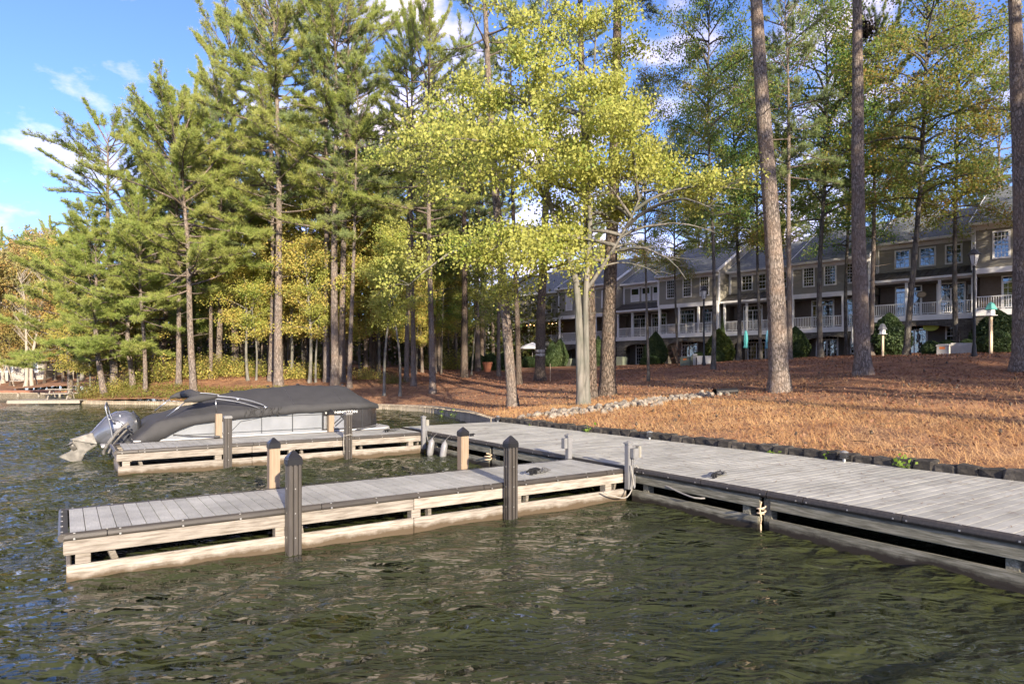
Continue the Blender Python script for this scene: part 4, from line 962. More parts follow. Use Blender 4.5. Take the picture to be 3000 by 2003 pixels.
hF = house(41.1, 7.6, 3.4, 6.30, 12.3, 'P', 'townhouse at the row\'s high end beside the lamp with the flared lantern', -1.35)
house(48.85, 7.6, 3.5, 6.35, 12.2, 'Q', 'townhouse beyond the big grey pine at the row\'s high end', -.2)

def at_house(h, x, y, z, name, label, cat, rz=0):
    p = Matrix.Rotation(HROT, 4, 'Z')@Vector((x, y, z))+Vector((h.location.x, h.location.y, 0)); return thing(name, label, cat, p, HROT+rz)
PY = 1.93
q = at_house(hE, 5.15, PY, 8.15, 'anchor_ornament', 'white anchor ornament on the dark porch wall', 'ornament')
m = MB(); m.box(-.035, .035, -.03, 0, -.25, .32); m.box(-.17, .17, -.035, -.003, .12, .18); m.tube([(.32*math.cos(t), -.015, -.02+.32*math.sin(t)-.0) for t in np.linspace(R(200), R(340), 10)], .035, 5)
m.tube([(.07*math.cos(t), -.015, .38+.07*math.sin(t)) for t in np.linspace(0, 6.3, 12)], .02, 5); m.build('anchor', 'white_paint', q)
q = at_house(hE, 4.65, PY, 7.42, 'sailboat_ornament', 'white model sailboat ornament beside the porch anchor', 'ornament')
m = MB(); m.prism([(-.38, .0), (.0, .52), (.0, .0)], 'y', -.04, -.02); m.prism([(.04, .0), (.04, .5), (.32, .0)], 'y', -.04, -.02); m.prism([(-.4, -.06), (.35, -.06), (.25, -.16), (-.3, -.16)], 'y', -.07, 0); m.build('sails', 'white_cloth', q)
q = at_house(hE, 3.05, PY, 8.0, 'oval_sign', 'oval wooden sign between the porch doors', 'sign')
MB().prism([(.36*math.cos(t), .26*math.sin(t)) for t in np.linspace(0, 2*math.pi, 20)[:-1]], 'y', -.04, 0).build('plaque', 'wicker', q)
MB().prism([(.30*math.cos(t), .20*math.sin(t)) for t in np.linspace(0, 2*math.pi, 20)[:-1]], 'y', -.046, -.038).build('face', 'terracotta' if False else 'light_wood', q)
q = at_house(hE, 6.15, PY-.3, 7.75, 'flag', 'folded pale flag hanging at the end of the porch with the anchor', 'flag', R(30))
MB().raw([(0, 0, 0), (.5, .05, .1), (.55, 0, .75), (.05, .05, .7), (.25, .12, .4)], [(0, 1, 4), (1, 2, 4), (2, 3, 4), (3, 0, 4)]).build('cloth', 'grey_cloth', q)
MB().tube([(.0, 0, -.3), (.05, .05, .75)], .015, 5).build('pole', 'white_paint', q)
q = at_house(hE, 4.0, .6, 5.35, 'lime_canopy', 'lime yellow round canopy lamp hanging under the stone arch', 'lantern')
MB().prism([(.55*math.cos(t), .30*math.sin(t)) for t in np.linspace(0, 2*math.pi, 18)[:-1]], 'y', -.03, .03).build('disc', 'yellow_green', q); MB().tube([(0, 0, .28), (0, 0, .6)], .01, 5).build('cord', 'black_metal', q)
MB().tube([(0, .0, 0), (0, .7, .02)], [.3, .28], 12).build('drum', 'wicker', q)

# string-light globes on one porch (lit bulbs)
bl = bpy.data.materials.new('bulb'); bl.use_nodes = True; bb = bl.node_tree.nodes['Principled BSDF']; bb.inputs['Base Color'].default_value = (1, .6, .25, 1)
bb.inputs['Emission Color'].default_value = (1, .55, .2, 1); bb.inputs['Emission Strength'].default_value = 6; MATS['bulb'] = bl
q = at_house(hA0, 0, 0, 0, 'string_lights', 'string of warm bulbs hung under the porch at the row\'s dark end', 'string lights')
MB().tube([(x, .3, 7.62-.10*math.sin(x*2.2)**2) for x in np.arange(.3, 8, .2)], .01, 4).build('wire', 'black_metal', q)
bu = MB().lathe([(.01, .05), (.035, .02), (.045, -.02), (.02, -.06)], 8).mesh('bulb', 'bulb')
for x in np.arange(.5, 8, .62): link('bulb', bu, q, (x, .3, 7.54-.10*math.sin(x*2.2)**2))

# ------------------------------------------------------------------ trees
def tubes_mesh(name, paths, m, sides=6, noise=0, first_sides=14):
    V = []; F = []; base = 0
    for pi, (P, rad) in enumerate(paths):
        P = np.asarray(P, float); n = len(P); sd_ = first_sides if pi == 0 or rad[0] > .09 else sides
        T = np.gradient(P, axis=0); T /= np.linalg.norm(T, axis=1)[:, None]+1e-9
        ref = np.where(np.abs(T[:, 2:3]) < .9, np.array([[0, 0, 1.]]), np.array([[1., 0, 0]]))
        A = np.cross(T, ref); A /= np.linalg.norm(A, axis=1)[:, None]+1e-9; B = np.cross(A, T)
        if abs(T[0, 2]) > .6:            # upright: keep one consistent frame
            A = np.cross(T, np.array([0, 1., 0])); A /= np.linalg.norm(A, axis=1)[:, None]+1e-9; B = np.cross(A, T)
        th = np.arange(sd_)*2*np.pi/sd_; rr = np.asarray(rad)[:, None]*np.ones((1, sd_))
        if noise and sd_ == first_sides: rr = rr*(1+noise*np.random.default_rng(pi+n).normal(size=rr.shape))
        V.append((P[:, None]+A[:, None]*np.cos(th)[None, :, None]*rr[..., None]+B[:, None]*np.sin(th)[None, :, None]*rr[..., None]).reshape(-1, 3))
        i, k = np.meshgrid(np.arange(n-1), np.arange(sd_), indexing='ij'); k2 = (k+1) % sd_
        F.append(np.stack([i*sd_+k, (i+1)*sd_+k, (i+1)*sd_+k2, i*sd_+k2], -1).reshape(-1, 4)+base); base += n*sd_
    return np_mesh(name, np.concatenate(V), np.concatenate(F), m, True)
def needles_mesh(name, P, Dr, m, r, n_per=12, ln=.24, w=.018):
    n = len(P); P = np.repeat(P, n_per, 0); Dr = np.repeat(Dr, n_per, 0)
    d = Dr*.75+r.normal(size=P.shape)*.55; d /= np.linalg.norm(d, axis=1)[:, None]+1e-9
    q = np.cross(d, r.normal(size=P.shape)); q /= np.linalg.norm(q, axis=1)[:, None]+1e-9
    L_ = (r.uniform(.7, 1.15, len(P))*ln)[:, None]
    V = np.stack([P-q*w/2, P+q*w/2, P+d*L_], 1).reshape(-1, 3)
    return np_mesh(name, V, np.arange(3*len(P)).reshape(-1, 3), m)
def bend(p0, az, el0, el1, L, n, r, wob=.06):
    P = [np.array(p0, float)]; 
    for k in range(n):
        u = (k+.5)/n; el = el0+(el1-el0)*u; a = az+r.normal()*wob
        P.append(P[-1]+L/n*np.array((math.cos(el)*math.cos(a), math.cos(el)*math.sin(a), math.sin(el)+r.normal()*wob*.5)))
    return np.array(P)
def trunk_path(H, r, wob=.1, n=22, curve=(0, 0)):
    z = np.linspace(0, 1, n)**1.15*H; ph = r.uniform(0, 6, 4); u = z/H
    x = wob*(np.sin(u*4+ph[0])-math.sin(ph[0]))+wob*.5*(np.sin(u*9+ph[1])-math.sin(ph[1]))+curve[0]*u*u; y = wob*(np.sin(u*4.5+ph[2])-math.sin(ph[2]))+curve[1]*u*u
    return np.stack([x, y, z], 1)
def gen_pine(name, seed, H, cs, Rr, nbr, r0, mb='pine_bark', ml='needles', dead=4, n_per=12, curve=(0, 0), dens=1.0, top=.0, w=.018, ln=.24):
    r = np.random.default_rng(seed); T = trunk_path(H, r, .12, 24, curve); u = T[:, 2]/H
    rad = r0*(1-u)**.75*1.0+.012+r0*.38*np.exp(-T[:, 2]/.28)
    paths = [(np.vstack([T[0]-(0, 0, .5), T]), np.concatenate([[rad[0]*1.1], rad]))]
    tp, td = [], []
    def at(h): return np.array([np.interp(h, T[:, 2], T[:, k]) for k in range(3)])
    az = r.uniform(0, 6)
    for i in range(nbr):
        f = ((i+r.uniform(0, 1))/nbr)**.9; h = (cs+(1-cs)*f)*H*.985; az += 2.4+r.normal()*.35
        prof = (1-f)**.36*(.66+.50*f)+.20; L_ = Rr*prof*r.uniform(.38, 1.22)
        if r.uniform() < .14 and f < .9: continue
        el0 = R(-4+26*f+34*f*f*f+r.normal()*13); el1 = el0+R(r.uniform(-6, 34))
        P = bend(at(h), az, el0, el1, L_, 7, r); br = max(.009, .0125*L_)
        paths.append((P, np.linspace(br*1.25, .007, len(P))))
        nt_ = int(L_*10.0*dens)+4
        for k in range(nt_):
            s = r.uniform(.18, 1)**.62; j = s*(len(P)-1); a0 = P[int(min(j, len(P)-2))]; a1 = P[int(min(j, len(P)-2))+1]; p0 = a0+(a1-a0)*(j-int(min(j, len(P)-2)))
            d = (a1-a0)/np.linalg.norm(a1-a0); lat = np.array((-d[1], d[0], 0))*r.choice((-1, 1)); d2 = d*.75+lat*r.uniform(.25, 1)+np.array((0, 0, r.uniform(-.05, .55))); d2 /= np.linalg.norm(d2)
            tl = r.uniform(.22, .75)*(1.25-s*.6)*min(1, L_/2.0+.35)
            q = p0+d2*tl; 
            if tl > .3: paths.append((np.array([p0, p0+d2*tl*.5+(0, 0, .02), q]), np.array([.009, .007, .004])))
            for s2 in (1.0, .78, .56)[:2 if tl < .35 else 3]:
                tp.append(p0+d2*tl*s2+r.normal(size=3)*.035); td.append(d2+np.array((0, 0, .25)))
    for k in range(dead):
        h = H*r.uniform(cs*.55, cs); P = bend(at(h), r.uniform(0, 6), R(5), R(r.uniform(-15, 20)), r.uniform(.5, 1.7), 4, r, .15); paths.append((P, np.linspace(.022, .006, len(P))))
    tp = np.array(tp); td = np.array(td); td /= np.linalg.norm(td, axis=1)[:, None]
    return (tubes_mesh(name+'_trunk', paths, mb, 4, .035), needles_mesh(name+'_crown', tp, td, ml, r, n_per, ln, w))
def gen_decid(name, seed, H, cs, Rr, nl, r0, mb, ml, leaf=.115, nleaf=14000, stems=None, curve=(0, 0), up=35, asym=None, spread=.26, first=14, droop=0, prune=None):
    r = np.random.default_rng(seed); paths = []; tips = []; wts = []
    stems = stems or [(trunk_path(H, r, .16, 20, curve), r0)]
    for T, rr0 in stems:
        zt = T[-1, 2]; u = np.linspace(0, 1, len(T)); rad = rr0*(1-u)**.8+.012
        if T[0, 2] < .2: rad = rad+rr0*.4*np.exp(-T[:, 2]/.25); T = np.vstack([T[0]-(0, 0, .5), T]); rad = np.concatenate([[rad[0]], rad])
        paths.append((T, rad)); az = r.uniform(0, 6); n_l = max(3, int(nl/len(stems)))
        for i in range(n_l):
            f = (i+r.uniform(0, 1))/n_l; h = cs*H+(zt-cs*H)*f*.98; az += 2.4+r.normal()*.4
            p0 = np.array([np.interp(h, T[:, 2], T[:, k]) for k in range(3)])
            prof = (math.sin(math.pi*(.18+.80*f))**.8); L_ = Rr*prof*r.uniform(.6, 1.1)
            if asym: L_ *= 1+asym[1]*math.cos(az-asym[0])
            el = R(up+30*f+r.normal()*10); P = bend(p0, az, el, el-R(30+r.uniform(0, 25)+droop*(1-f)), L_, 7, r, .1); paths.append((P, np.linspace(max(.014, .018*L_), .007, len(P))))
            for k in range(int(3+L_*2.6)):
                s = r.uniform(.22, 1); j = s*(len(P)-1); i0 = int(min(j, len(P)-2)); q = P[i0]+(P[i0+1]-P[i0])*(j-i0)
                sl = r.uniform(.35, .95)*(.4+.22*L_); P2 = bend(q, az+r.normal()*.9, el*.5+r.normal()*.35, r.normal()*.4-.15, sl, 4, r, .15)
                paths.append((P2, np.linspace(.010, .004, len(P2)))); 
                for t in range(1, len(P2)): tips.append(P2[t]); wts.append(.5+t*.35)
    tips = np.array(tips); wts = np.array(wts)
    if prune is not None: kk = prune(tips); tips = tips[kk]; wts = wts[kk]
    pick = r.choice(len(tips), nleaf, p=wts/wts.sum())
    P = tips[pick]+r.normal(size=(nleaf, 3))*np.array((spread, spread, spread*.8))
    return (tubes_mesh(name+'_trunk', paths, mb, 4, .03, first), leaves_mesh(name+'_crown', P, r.uniform(.65, 1.25, nleaf)*leaf, ml, r, .5, .75))

VAR = {}
VAR['pineA'] = gen_pine('pineA', 1, 13.5, .36, 4.2, 80, .16, dens=1.35, n_per=13)                # broad, lower crown
VAR['pineB'] = gen_pine('pineB', 2, 19, .36, 4.2, 86, .19, dens=1.25)
VAR['pineC'] = gen_pine('pineC', 3, 21, .46, 3.7, 70, .18, ml='needles_dark', dens=1.15)
VAR['pineD'] = gen_pine('pineD', 4, 25, .60, 4.2, 54, .27, dens=1.0)                # tall, bare trunk
VAR['pineE'] = gen_pine('pineE', 5, 8.5, .2, 3.1, 62, .14, dens=1.5, dead=1, n_per=13)        # young, full
VAR['pineF'] = gen_pine('pineF', 6, 23, .42, 4.6, 80, .21, dens=1.2)
VAR['pineG'] = gen_pine('pineG', 8, 26, .66, 4.0, 40, .27, mb='brown_bark', ml='needles_dark', dens=1.0)
VAR['decY'] = gen_decid('decY', 11, 9.5, .28, 2.9, 22, .11, 'smooth_bark', 'leaf_gold', .13, 9000)
VAR['decG'] = gen_decid('decG', 12, 24, .36, 5.4, 60, .17, 'dark_bark', 'leaf_green', .15, 27000, spread=.36, up=22, droop=4)
VAR['decM'] = gen_decid('decM', 13, 24, .35, 5.4, 56, .17, 'dark_bark', 'leaf_mixed', .15, 24000, spread=.36, up=22, droop=4)
VAR['decL'] = gen_decid('decL', 14, 11, .40, 2.6, 20, .085, 'smooth_bark', 'leaf_yellow', .13, 7500)
VAR['decR'] = gen_decid('decR', 15, 9, .25, 3.2, 20, .12, 'brown_bark', 'leaf_rust', .16, 7000)
VAR['decT'] = gen_decid('decT', 16, 12, .2, 4.2, 30, .14, 'white_bark', 'leaf_tan', .17, 9000)
VAR['decU'] = gen_decid('decU', 17, 14, .22, 3.6, 34, .12, 'dark_bark', 'leaf_gold', .17, 20000, spread=.38)
# bare pale tree
r = np.random.default_rng(31); paths = []
for s in (-1, 1):
    T = trunk_path(9, r, .15, 12, (s*1.0, 0)); T[:, 0] += s*.25; paths.append((T, np.linspace(.16, .02, 12)))
    for k in range(26):
        h = r.uniform(2.5, 8.6); p0 = np.array([np.interp(h, T[:, 2], T[:, j]) for j in range(3)]); az = r.uniform(0, 6.28)
        P = bend(p0, az, R(50), R(60), r.uniform(1.2, 3.0)*(1.1-h/12), 5, r, .12); paths.append((P, np.linspace(.035, .008, len(P))))
        for j in range(5): q = P[r.integers(1, len(P))]; P2 = bend(q, az+r.normal()*.8, R(45), R(55), r.uniform(.5, 1.4), 3, r, .15); paths.append((P2, np.linspace(.014, .006, len(P2))))
bare_mesh = tubes_mesh('bare_trunk', paths, 'white_bark', 4)

def tree(var, pos, label, h=None, rz=None, lean=0, lean_y=0, group=None, name=None, xy=1.0, cat='tree'):
    tm, cm = VAR[var]; o = thing(name or ('pine_tree' if var.startswith('pine') else 'leafy_tree'), label, cat, pos, 0, group)
    H = max(v[2] for v in tm.bound) if False else HT[var]
    s = (h/H) if h else 1.0
    o.rotation_euler = (R(lean_y), R(lean), 0)
    o.scale = (s*xy, s*xy, s)
    z = rng.uniform(0, 6.28) if rz is None else rz
    a = link('trunk', tm, o, rot=(0, 0, z)); b = link('crown', cm, o, rot=(0, 0, z))
    return o
HT = {'pineA': 13.5, 'pineB': 19, 'pineC': 21, 'pineD': 25, 'pineE': 8.5, 'pineF': 23, 'pineG': 26, 'decY': 9.5, 'decG': 24, 'decM': 24, 'decL': 11, 'decR': 9, 'decT': 12, 'decU': 14}

# the yellow maple with two pale stems, by the stone swale
r = np.random.default_rng(41)
def stem(pts): return np.array(smooth_path(pts, .45))
mp_ = gen_decid('maple', 42, 12.2, .34, 4.7, 54, .16, 'smooth_bark', 'leaf_yellow', .105, 64000,
                stems=[(stem([(0, 0, 0), (-.05, 0, 1.5), (-.12, 0, 3.3), (-.3, .1, 4.3), (-.95, .2, 6.0), (-1.5, .0, 8.2), (-1.9, -.1, 10.5)]), .14),
                       (stem([(.18, 0, .1), (.17, .05, 1.5), (.15, 0, 3.5), (.28, -.1, 5.5), (.2, .1, 8), (.45, .1, 10.5), (.5, 0, 12.3)]), .11),
                       (stem([(.18, 0, 3.6), (.9, -.2, 4.6), (1.7, -.3, 5.9), (2.3, -.4, 7.4)]), .07)], asym=(math.pi, .28), spread=.25, up=14, droop=14, prune=lambda t: t[:, 2] > np.where(t[:, 0] > .1, 6.5, 3.7)+.25*np.sin(t[:, 0]*3))
VAR['maple'] = mp_; HT['maple'] = 12.2
t_ = tree('maple', G(1703, 23.2), 'sunlit yellow maple with two pale grey stems beside the stone swale', h=13.7, rz=0, name='maple_tree', xy=.92)

# single large trunks on the slope (picture column, distance, variant, height, lean)
big = [
 ('pineD', 1503, 28.0, 24, -3.6, 'sunlit leaning pine rising from the bank beside the paver wall', .82),
 ('pineG', 1733, 27.6, 25, -1, 'slim brown pine tight behind the pale maple stems', .80),
 ('pineG', 1779, 29.2, 27, .6, 'thick brown pine just beyond the maple', 1.15),
 ('pineG', 1582, 46, 26, .2, 'shaded pine with a chalky painted band round its trunk', 1.30),
 ('pineG', 1521, 42, 23, -1.2, 'slim shaded pine behind the leaning sunlit pine', .72),
 ('pineD', 2284, 24.1, 27, -2.1, 'massive grey pine standing midway up the straw slope', 1.12),
 ('pineD', 2529, 26.0, 27, -1.3, 'straight grey pine with a long bark scar, higher on the slope', .98),
 ('pineD', 2996, 26.5, 27, -1.2, 'broad grey pine in front of the row\'s high end', 1.22),
 ('pineC', 2312, 42, 24, -.2, 'slim dark pine hidden behind the massive grey pine', .8),
 ('pineC', 2554, 46, 23, 0, 'slim dark pine close behind the scarred grey pine', .8),
 ('pineF', 1268, 39.5, 22, -.3, 'straight grey pine on the shaded bank beside the cove', .92),
 ('pineG', 1361, 50, 25, -.6, 'grey pine at the edge of the dark hedge', .95),
]
for v_, px, Z, h, ln, lab, xy in big: tree(v_, G(px, Z), lab, h, lean=ln, xy=xy)
# chalky band on one trunk: the faded painted letters
p = G(1582, 46); ch = MB(); r = np.random.default_rng(9)
for row in range(2):
    for k in range(9):
        a = R(-90-62+k*15.5); rr = .362; z = 2.05-row*.26; c = Vector((math.cos(a)*rr, math.sin(a)*rr, z)); tx = Vector((-math.sin(a), math.cos(a), 0))
        w_ = .035; h_ = .085+r.uniform(-.02, .02)
        ch.raw([c-tx*w_+Vector((0, 0, -h_)), c+tx*w_*.3+Vector((0, 0, -h_)), c+tx*w_+Vector((0, 0, h_)), c-tx*w_*.5+Vector((0, 0, h_))], [(0, 1, 2, 3)])
# (kept as paint strokes on the bark)
tag(ch.build('painted_band', 'chalk', None, loc=p), 'faded white painted marks round the shaded pine\'s trunk', 'paint marks')

dec = [
 ('decG', 2165, 54, 25, 'dark stemmed maple with green leaves before the metal porch roof', 0, 1.0),
 ('decM', 2228, 51, 23, 'slim maple with green and yellow leaves beside the closed umbrellas', .4, .8),
 ('decG', 2404, 47, 26, 'dark maple with dense green crown between the two grey pines', 0, 1.0),
 ('decM', 2655, 42, 25, 'brown leaved maple leaning in front of the anchor porch', 2.2, 1.05),
 ('decM', 2800, 46, 24, 'rust and green maple whose crown fills the gap by the lamp post', 0, 1.0),
 ('decG', 2480, 54, 24, 'green maple crowded behind the scarred grey pine', 0, .9),
 ('decM', 1985, 60, 22, 'yellow green maple in front of the three tall windows', 0, .7),
 ('decM', 1900, 33, 15.5, 'airy half bare yellow green tree right of the maple', 0, .62),
 ('decG', 2090, 36, 22, 'airy green and amber tree left of the massive grey pine', 0, .72),
]
for v_, px, Z, h, lab, ln, xy in dec: tree(v_, G(px, Z), lab, h, lean=ln, xy=xy)
r = np.random.default_rng(55); p = G(2548, 26.6); n = 420; P = r.normal(size=(n, 3))*np.array((.16, .14, .15))
nn = link('squirrel_nest', leaves_mesh('squirrel_nest', P, r.uniform(.08, .18, n), 'nest', r), loc=(p.x-.15, p.y-.1, 2.29+(1075-85)/1950*26.4)); tag(nn, 'dark leaf nest against the scarred grey pine\'s trunk', 'nest', kind='stuff')

# the sunlit wood on the left bank
left = [
 ('pineA', 568, 42.0, 18.0, -3.4, 'prominent sunlit pine with a round top on the bank\'s point', .92),
 ('pineE', 305, 43.0, 9.6, -3, 'short leaning pine with feathery light crown at the water\'s edge', 1.1),
 ('pineA', 426, 42.6, 12.5, -1.5, 'sunlit young pine with a straight pale trunk near the point', .85),
 ('pineB', 335, 45.5, 17.6, -2, 'mid height pine with long limbs reaching over the lake', 1.35),
 ('pineA', 523, 44.0, 17.0, 0, 'pine standing just inland of the prominent round topped one', .8),
 ('pineE', 470, 52, 13, 0, 'full young pine deep behind the point', 1.0),
 ('pineE', 205, 47.5, 10, 2, 'feathery young pine at the outermost tip of the wood', 1.15), ('pineE', 390, 44.3, 9, 0, 'feathery young pine half behind the short leaning one', 1.1),
 ('pineB', 816, 43.2, 26, -1.6, 'tall sunlit pine leaning over the boat\'s cover', 1.0),
 ('pineF', 795, 45.2, 27.5, 0, 'tall pine with reddish trunk close behind the leaning one', .85),
 ('pineC', 958, 44.4, 26, 0, 'reddish trunked pine, first of the clump of four behind the boat', .95),
 ('pineB', 981, 42.4, 25.5, .4, 'thickest pine of the clump of four behind the boat', .95),
 ('pineF', 1002, 44.0, 27, .8, 'pine leaning right in the clump of four behind the boat', .85),
 ('pineC', 1024, 41.8, 20, .9, 'pine at the cove side of the clump of four behind the boat', .8),
 ('pineF', 640, 48, 21.5, -.5, 'tall pine with a broad sunlit head above the wood', 1.0),
 ('pineB', 690, 51, 25.5, 0, 'tall pine with layered limbs deep in the wood', .95),
 ('pineC', 617, 46, 18, 0, 'shaded pine trunk inside the wood behind the point', .8),
 ('pineF', 1212, 43, 23, 0, 'dark pine at the shaded back of the cove', .8),
 ('pineD', 1191, 45, 24, 0, 'slim pine behind the dark one at the cove', .65),
 ('pineF', 1400, 60, 26, 0, 'tall pine behind the hedge with a wide high head', 1.0),
]
for v_, px, Z, h, ln, lab, xy in left: tree(v_, G(px, Z), lab, h, lean=ln, xy=xy)
sl = [
 ('decL', 1126, 39.2, 10, 'pale stemmed sapling with yellow green leaves by the cove', 1.2),
 ('decL', 1172, 39.0, 9.2, 'curved pale sapling with yellow leaves by the cove', -1.2),
 ('decY', 907, 44, 9.5, 'golden sapling behind the boat\'s cover', 0), ('decY', 854, 46.5, 9, 'golden leaved sapling between the tall pines', 0),
 ('decL', 925, 44.2, 8.5, 'thin yellow sapling beside the golden one', 1), ('decY', 726, 45.5, 8.2, 'amber sapling at the sunlit wood\'s edge', -1), ('decL', 751, 45.5, 8.0, 'slim green yellow sapling at the wood\'s edge', 0),
 ('decU', 1056, 48, 13, 'gold and green understorey tree beside the clump of four pines', 0), ('decU', 890, 50, 14, 'gold understorey tree filling the wood behind the boat', 0), ('decU', 760, 52, 12, 'amber understorey tree in the wood\'s middle', 0),
 ('decU', 1110, 47, 12.5, 'green gold tree over the back of the cove', 0), ('decY', 340, 47, 8.2, 'bright yellow green tree behind the water\'s edge pine', 0), ('decR', 280, 47, 6.5, 'yellow and rust bush tree at the point', 0),
 ('decY', 225, 46.5, 7, 'yellow green bushy tree at the water beside the short leaning pine', 0), ('decY', 262, 45.0, 5.5, 'low bright yellow tree hanging over the point\'s edge', 0),
 ('decY', 400, 48, 8.5, 'yellow leaved tree in the point\'s undergrowth', 0), ('decU', 1000, 50, 12, 'gold leaved tree seen between the clump of four pines', 0), ('decU', 1290, 58, 13, 'dim green tree in the dark gap beyond the cove', 0), ('decG', 1420, 66, 15, 'dark evergreen looking tree at the hedge end', 0),
 ('decL', 1381, 53, 8.5, 'thin leaning pale stemmed tree beside the hedge', 5),
]
for v_, px, Z, h, lab, ln in sl: tree(v_, G(px, Z), lab, h, lean=ln, name='leafy_tree')
r = np.random.default_rng(77)
k = 0
for i in range(64):                                   # the wood behind, one mass of trunks
    px = r.uniform(440, 1480); Z = r.uniform(51, 84)
    v_ = r.choice(['pineB', 'pineC', 'pineF', 'pineC', 'pineG', 'decU', 'decG'])
    hh = r.uniform(15, 22)*Z/52*(.78 if px < 620 else .92)*(.62 if v_.startswith('dec') else 1)
    tree(v_, G(px, Z), {'pineB': 'green pine with layered limbs', 'pineC': 'blue green pine', 'pineF': 'tall broad headed pine', 'pineG': 'brown barked pine', 'decU': 'gold leaved tree', 'decG': 'green leaved tree'}[v_]+' in the crowded wood behind the lakeside pines', min(hh, 29), lean=r.normal()*1.2, group='trees in the wood behind the bank', name='woodland_tree', xy=.9)
for i in range(46):                                   # behind the houses
    t = -24+i*1.75+r.uniform(-.8, .8); p = HP(t, r.uniform(15, 44)); p.z = g1(p.x, p.y)
    v_ = r.choice(['pineB', 'pineF', 'pineF', 'pineC', 'decU', 'decR', 'decM', 'decT'])
    tree(v_, p, {'pineB': 'green pine with layered limbs', 'pineC': 'blue green pine', 'pineF': 'tall broad headed pine', 'decU': 'gold leaved tree', 'decR': 'rust leaved tree', 'decM': 'green and amber tree', 'decT': 'tan leaved tree'}[v_]+' standing behind the townhouse roofs', r.uniform(19, 27) if v_[0] == 'p' else r.uniform(12, 18), group='trees behind the townhouses', name='background_tree', lean=r.normal())
for i, (px, Z, v_, h) in enumerate([(10, 66, 'decT', 13), (60, 72, 'decR', 14), (110, 70, 'decT', 15), (160, 68, 'decU', 14), (210, 66, 'decT', 12.5), (240, 60, 'decY', 11), (-40, 64, 'decR', 12), (-90, 70, 'decT', 14), (130, 62, 'decR', 8), (30, 63, 'decR', 7), (185, 60, 'decR', 8.5), (260, 70, 'pineB', 17), (80, 80, 'pineA', 15), (-140, 72, 'decU', 15), (-10, 82, 'pineA', 15), (150, 82, 'pineA', 16), (205, 76, 'pineE', 14)]):
    tree(v_, G(px, Z), {'decT': 'tan leaved tree', 'decR': 'rusty leaved tree', 'decU': 'gold leaved tree', 'decY': 'yellow green tree', 'pineA': 'round headed pine', 'pineB': 'tall layered pine', 'pineE': 'feathery young pine'}[v_]+' on the far shore beyond the bleached platform', h, group='far shore trees', name='far_tree')
tb = thing('bare_tree', 'leafless pale tree on the far shore behind the brown dock', 'tree', G(85, 60.5)); tb.scale = (1.05, 1.05, 1.15); link('trunk', bare_mesh, tb)
# trees along the shore beyond the frame that shade the slope
shade = [(7.5, -11, 'pineG', 26), (9.6, -16, 'pineG', 27), (8.6, -23, 'pineD', 27), (11, -13, 'pineG', 25), (10.2, -30, 'pineG', 26), (12.5, -14, 'decG', 17), (14.5, -9, 'pineF', 20), (12, -26, 'pineG', 21), (14.5, -20, 'decM', 18), (19.5, -15, 'decG', 18), (21.5, -8, 'pineG', 21), (11.5, -36, 'decG', 17), (15.5, -31, 'pineF', 21), (17.5, -27, 'decM', 19), (23.5, -20, 'decG', 19), (29.5, -12, 'pineF', 21), (33.5, -3, 'decM', 19),
         (27.5, -30, 'pineF', 21), (35.5, -22, 'decG', 20), (39.5, -10, 'pineF', 22), (20.5, -40, 'decG', 19), (12.5, -46, 'pineF', 22), (43.5, 0, 'decG', 20), (15.5, -3, 'pineG', 21)]
for a, b, v_, h in shade:
    p = D(a, b); p.z = g1(p.x, p.y); tree(v_, p, {'decG': 'tall green tree', 'decM': 'tall amber tree', 'pineF': 'tall broad headed pine', 'pineG': 'brown barked pine', 'pineD': 'grey barked pine'}[v_]+' farther along the shore past the boardwalk', h, group='shade trees along the shore', name='shore_tree', rz=a)

# the distant wood that closes the view: one mass of foliage
r = np.random.default_rng(123); n = 70000; px = r.uniform(-200, 1650, n); Z = r.uniform(76, 100, n); X = (px-1500)/1950*Z
P = np.stack([X, Z, gz(X, Z)+r.uniform(-.3, 1, n)**1.0*9], 1); far_v = [P]
t = r.uniform(-25, 62, n//2); dd = r.uniform(30, 55, n//2); c_, s_ = math.cos(HROT), math.sin(HROT); X = 5.4+t*c_-dd*s_; Y = 78+t*s_+dd*c_
far_v.append(np.stack([X, Y, gz(X, Y)+r.uniform(0, 12, n//2)], 1)); P = np.concatenate(far_v)
tag(link('distant_wood', leaves_mesh('distant_wood', P, r.uniform(.3, .6, len(P)), 'leaf_dim', r, .3, .8)), 'dense dim foliage of the distant wood behind the trunks', 'wood', kind='stuff')

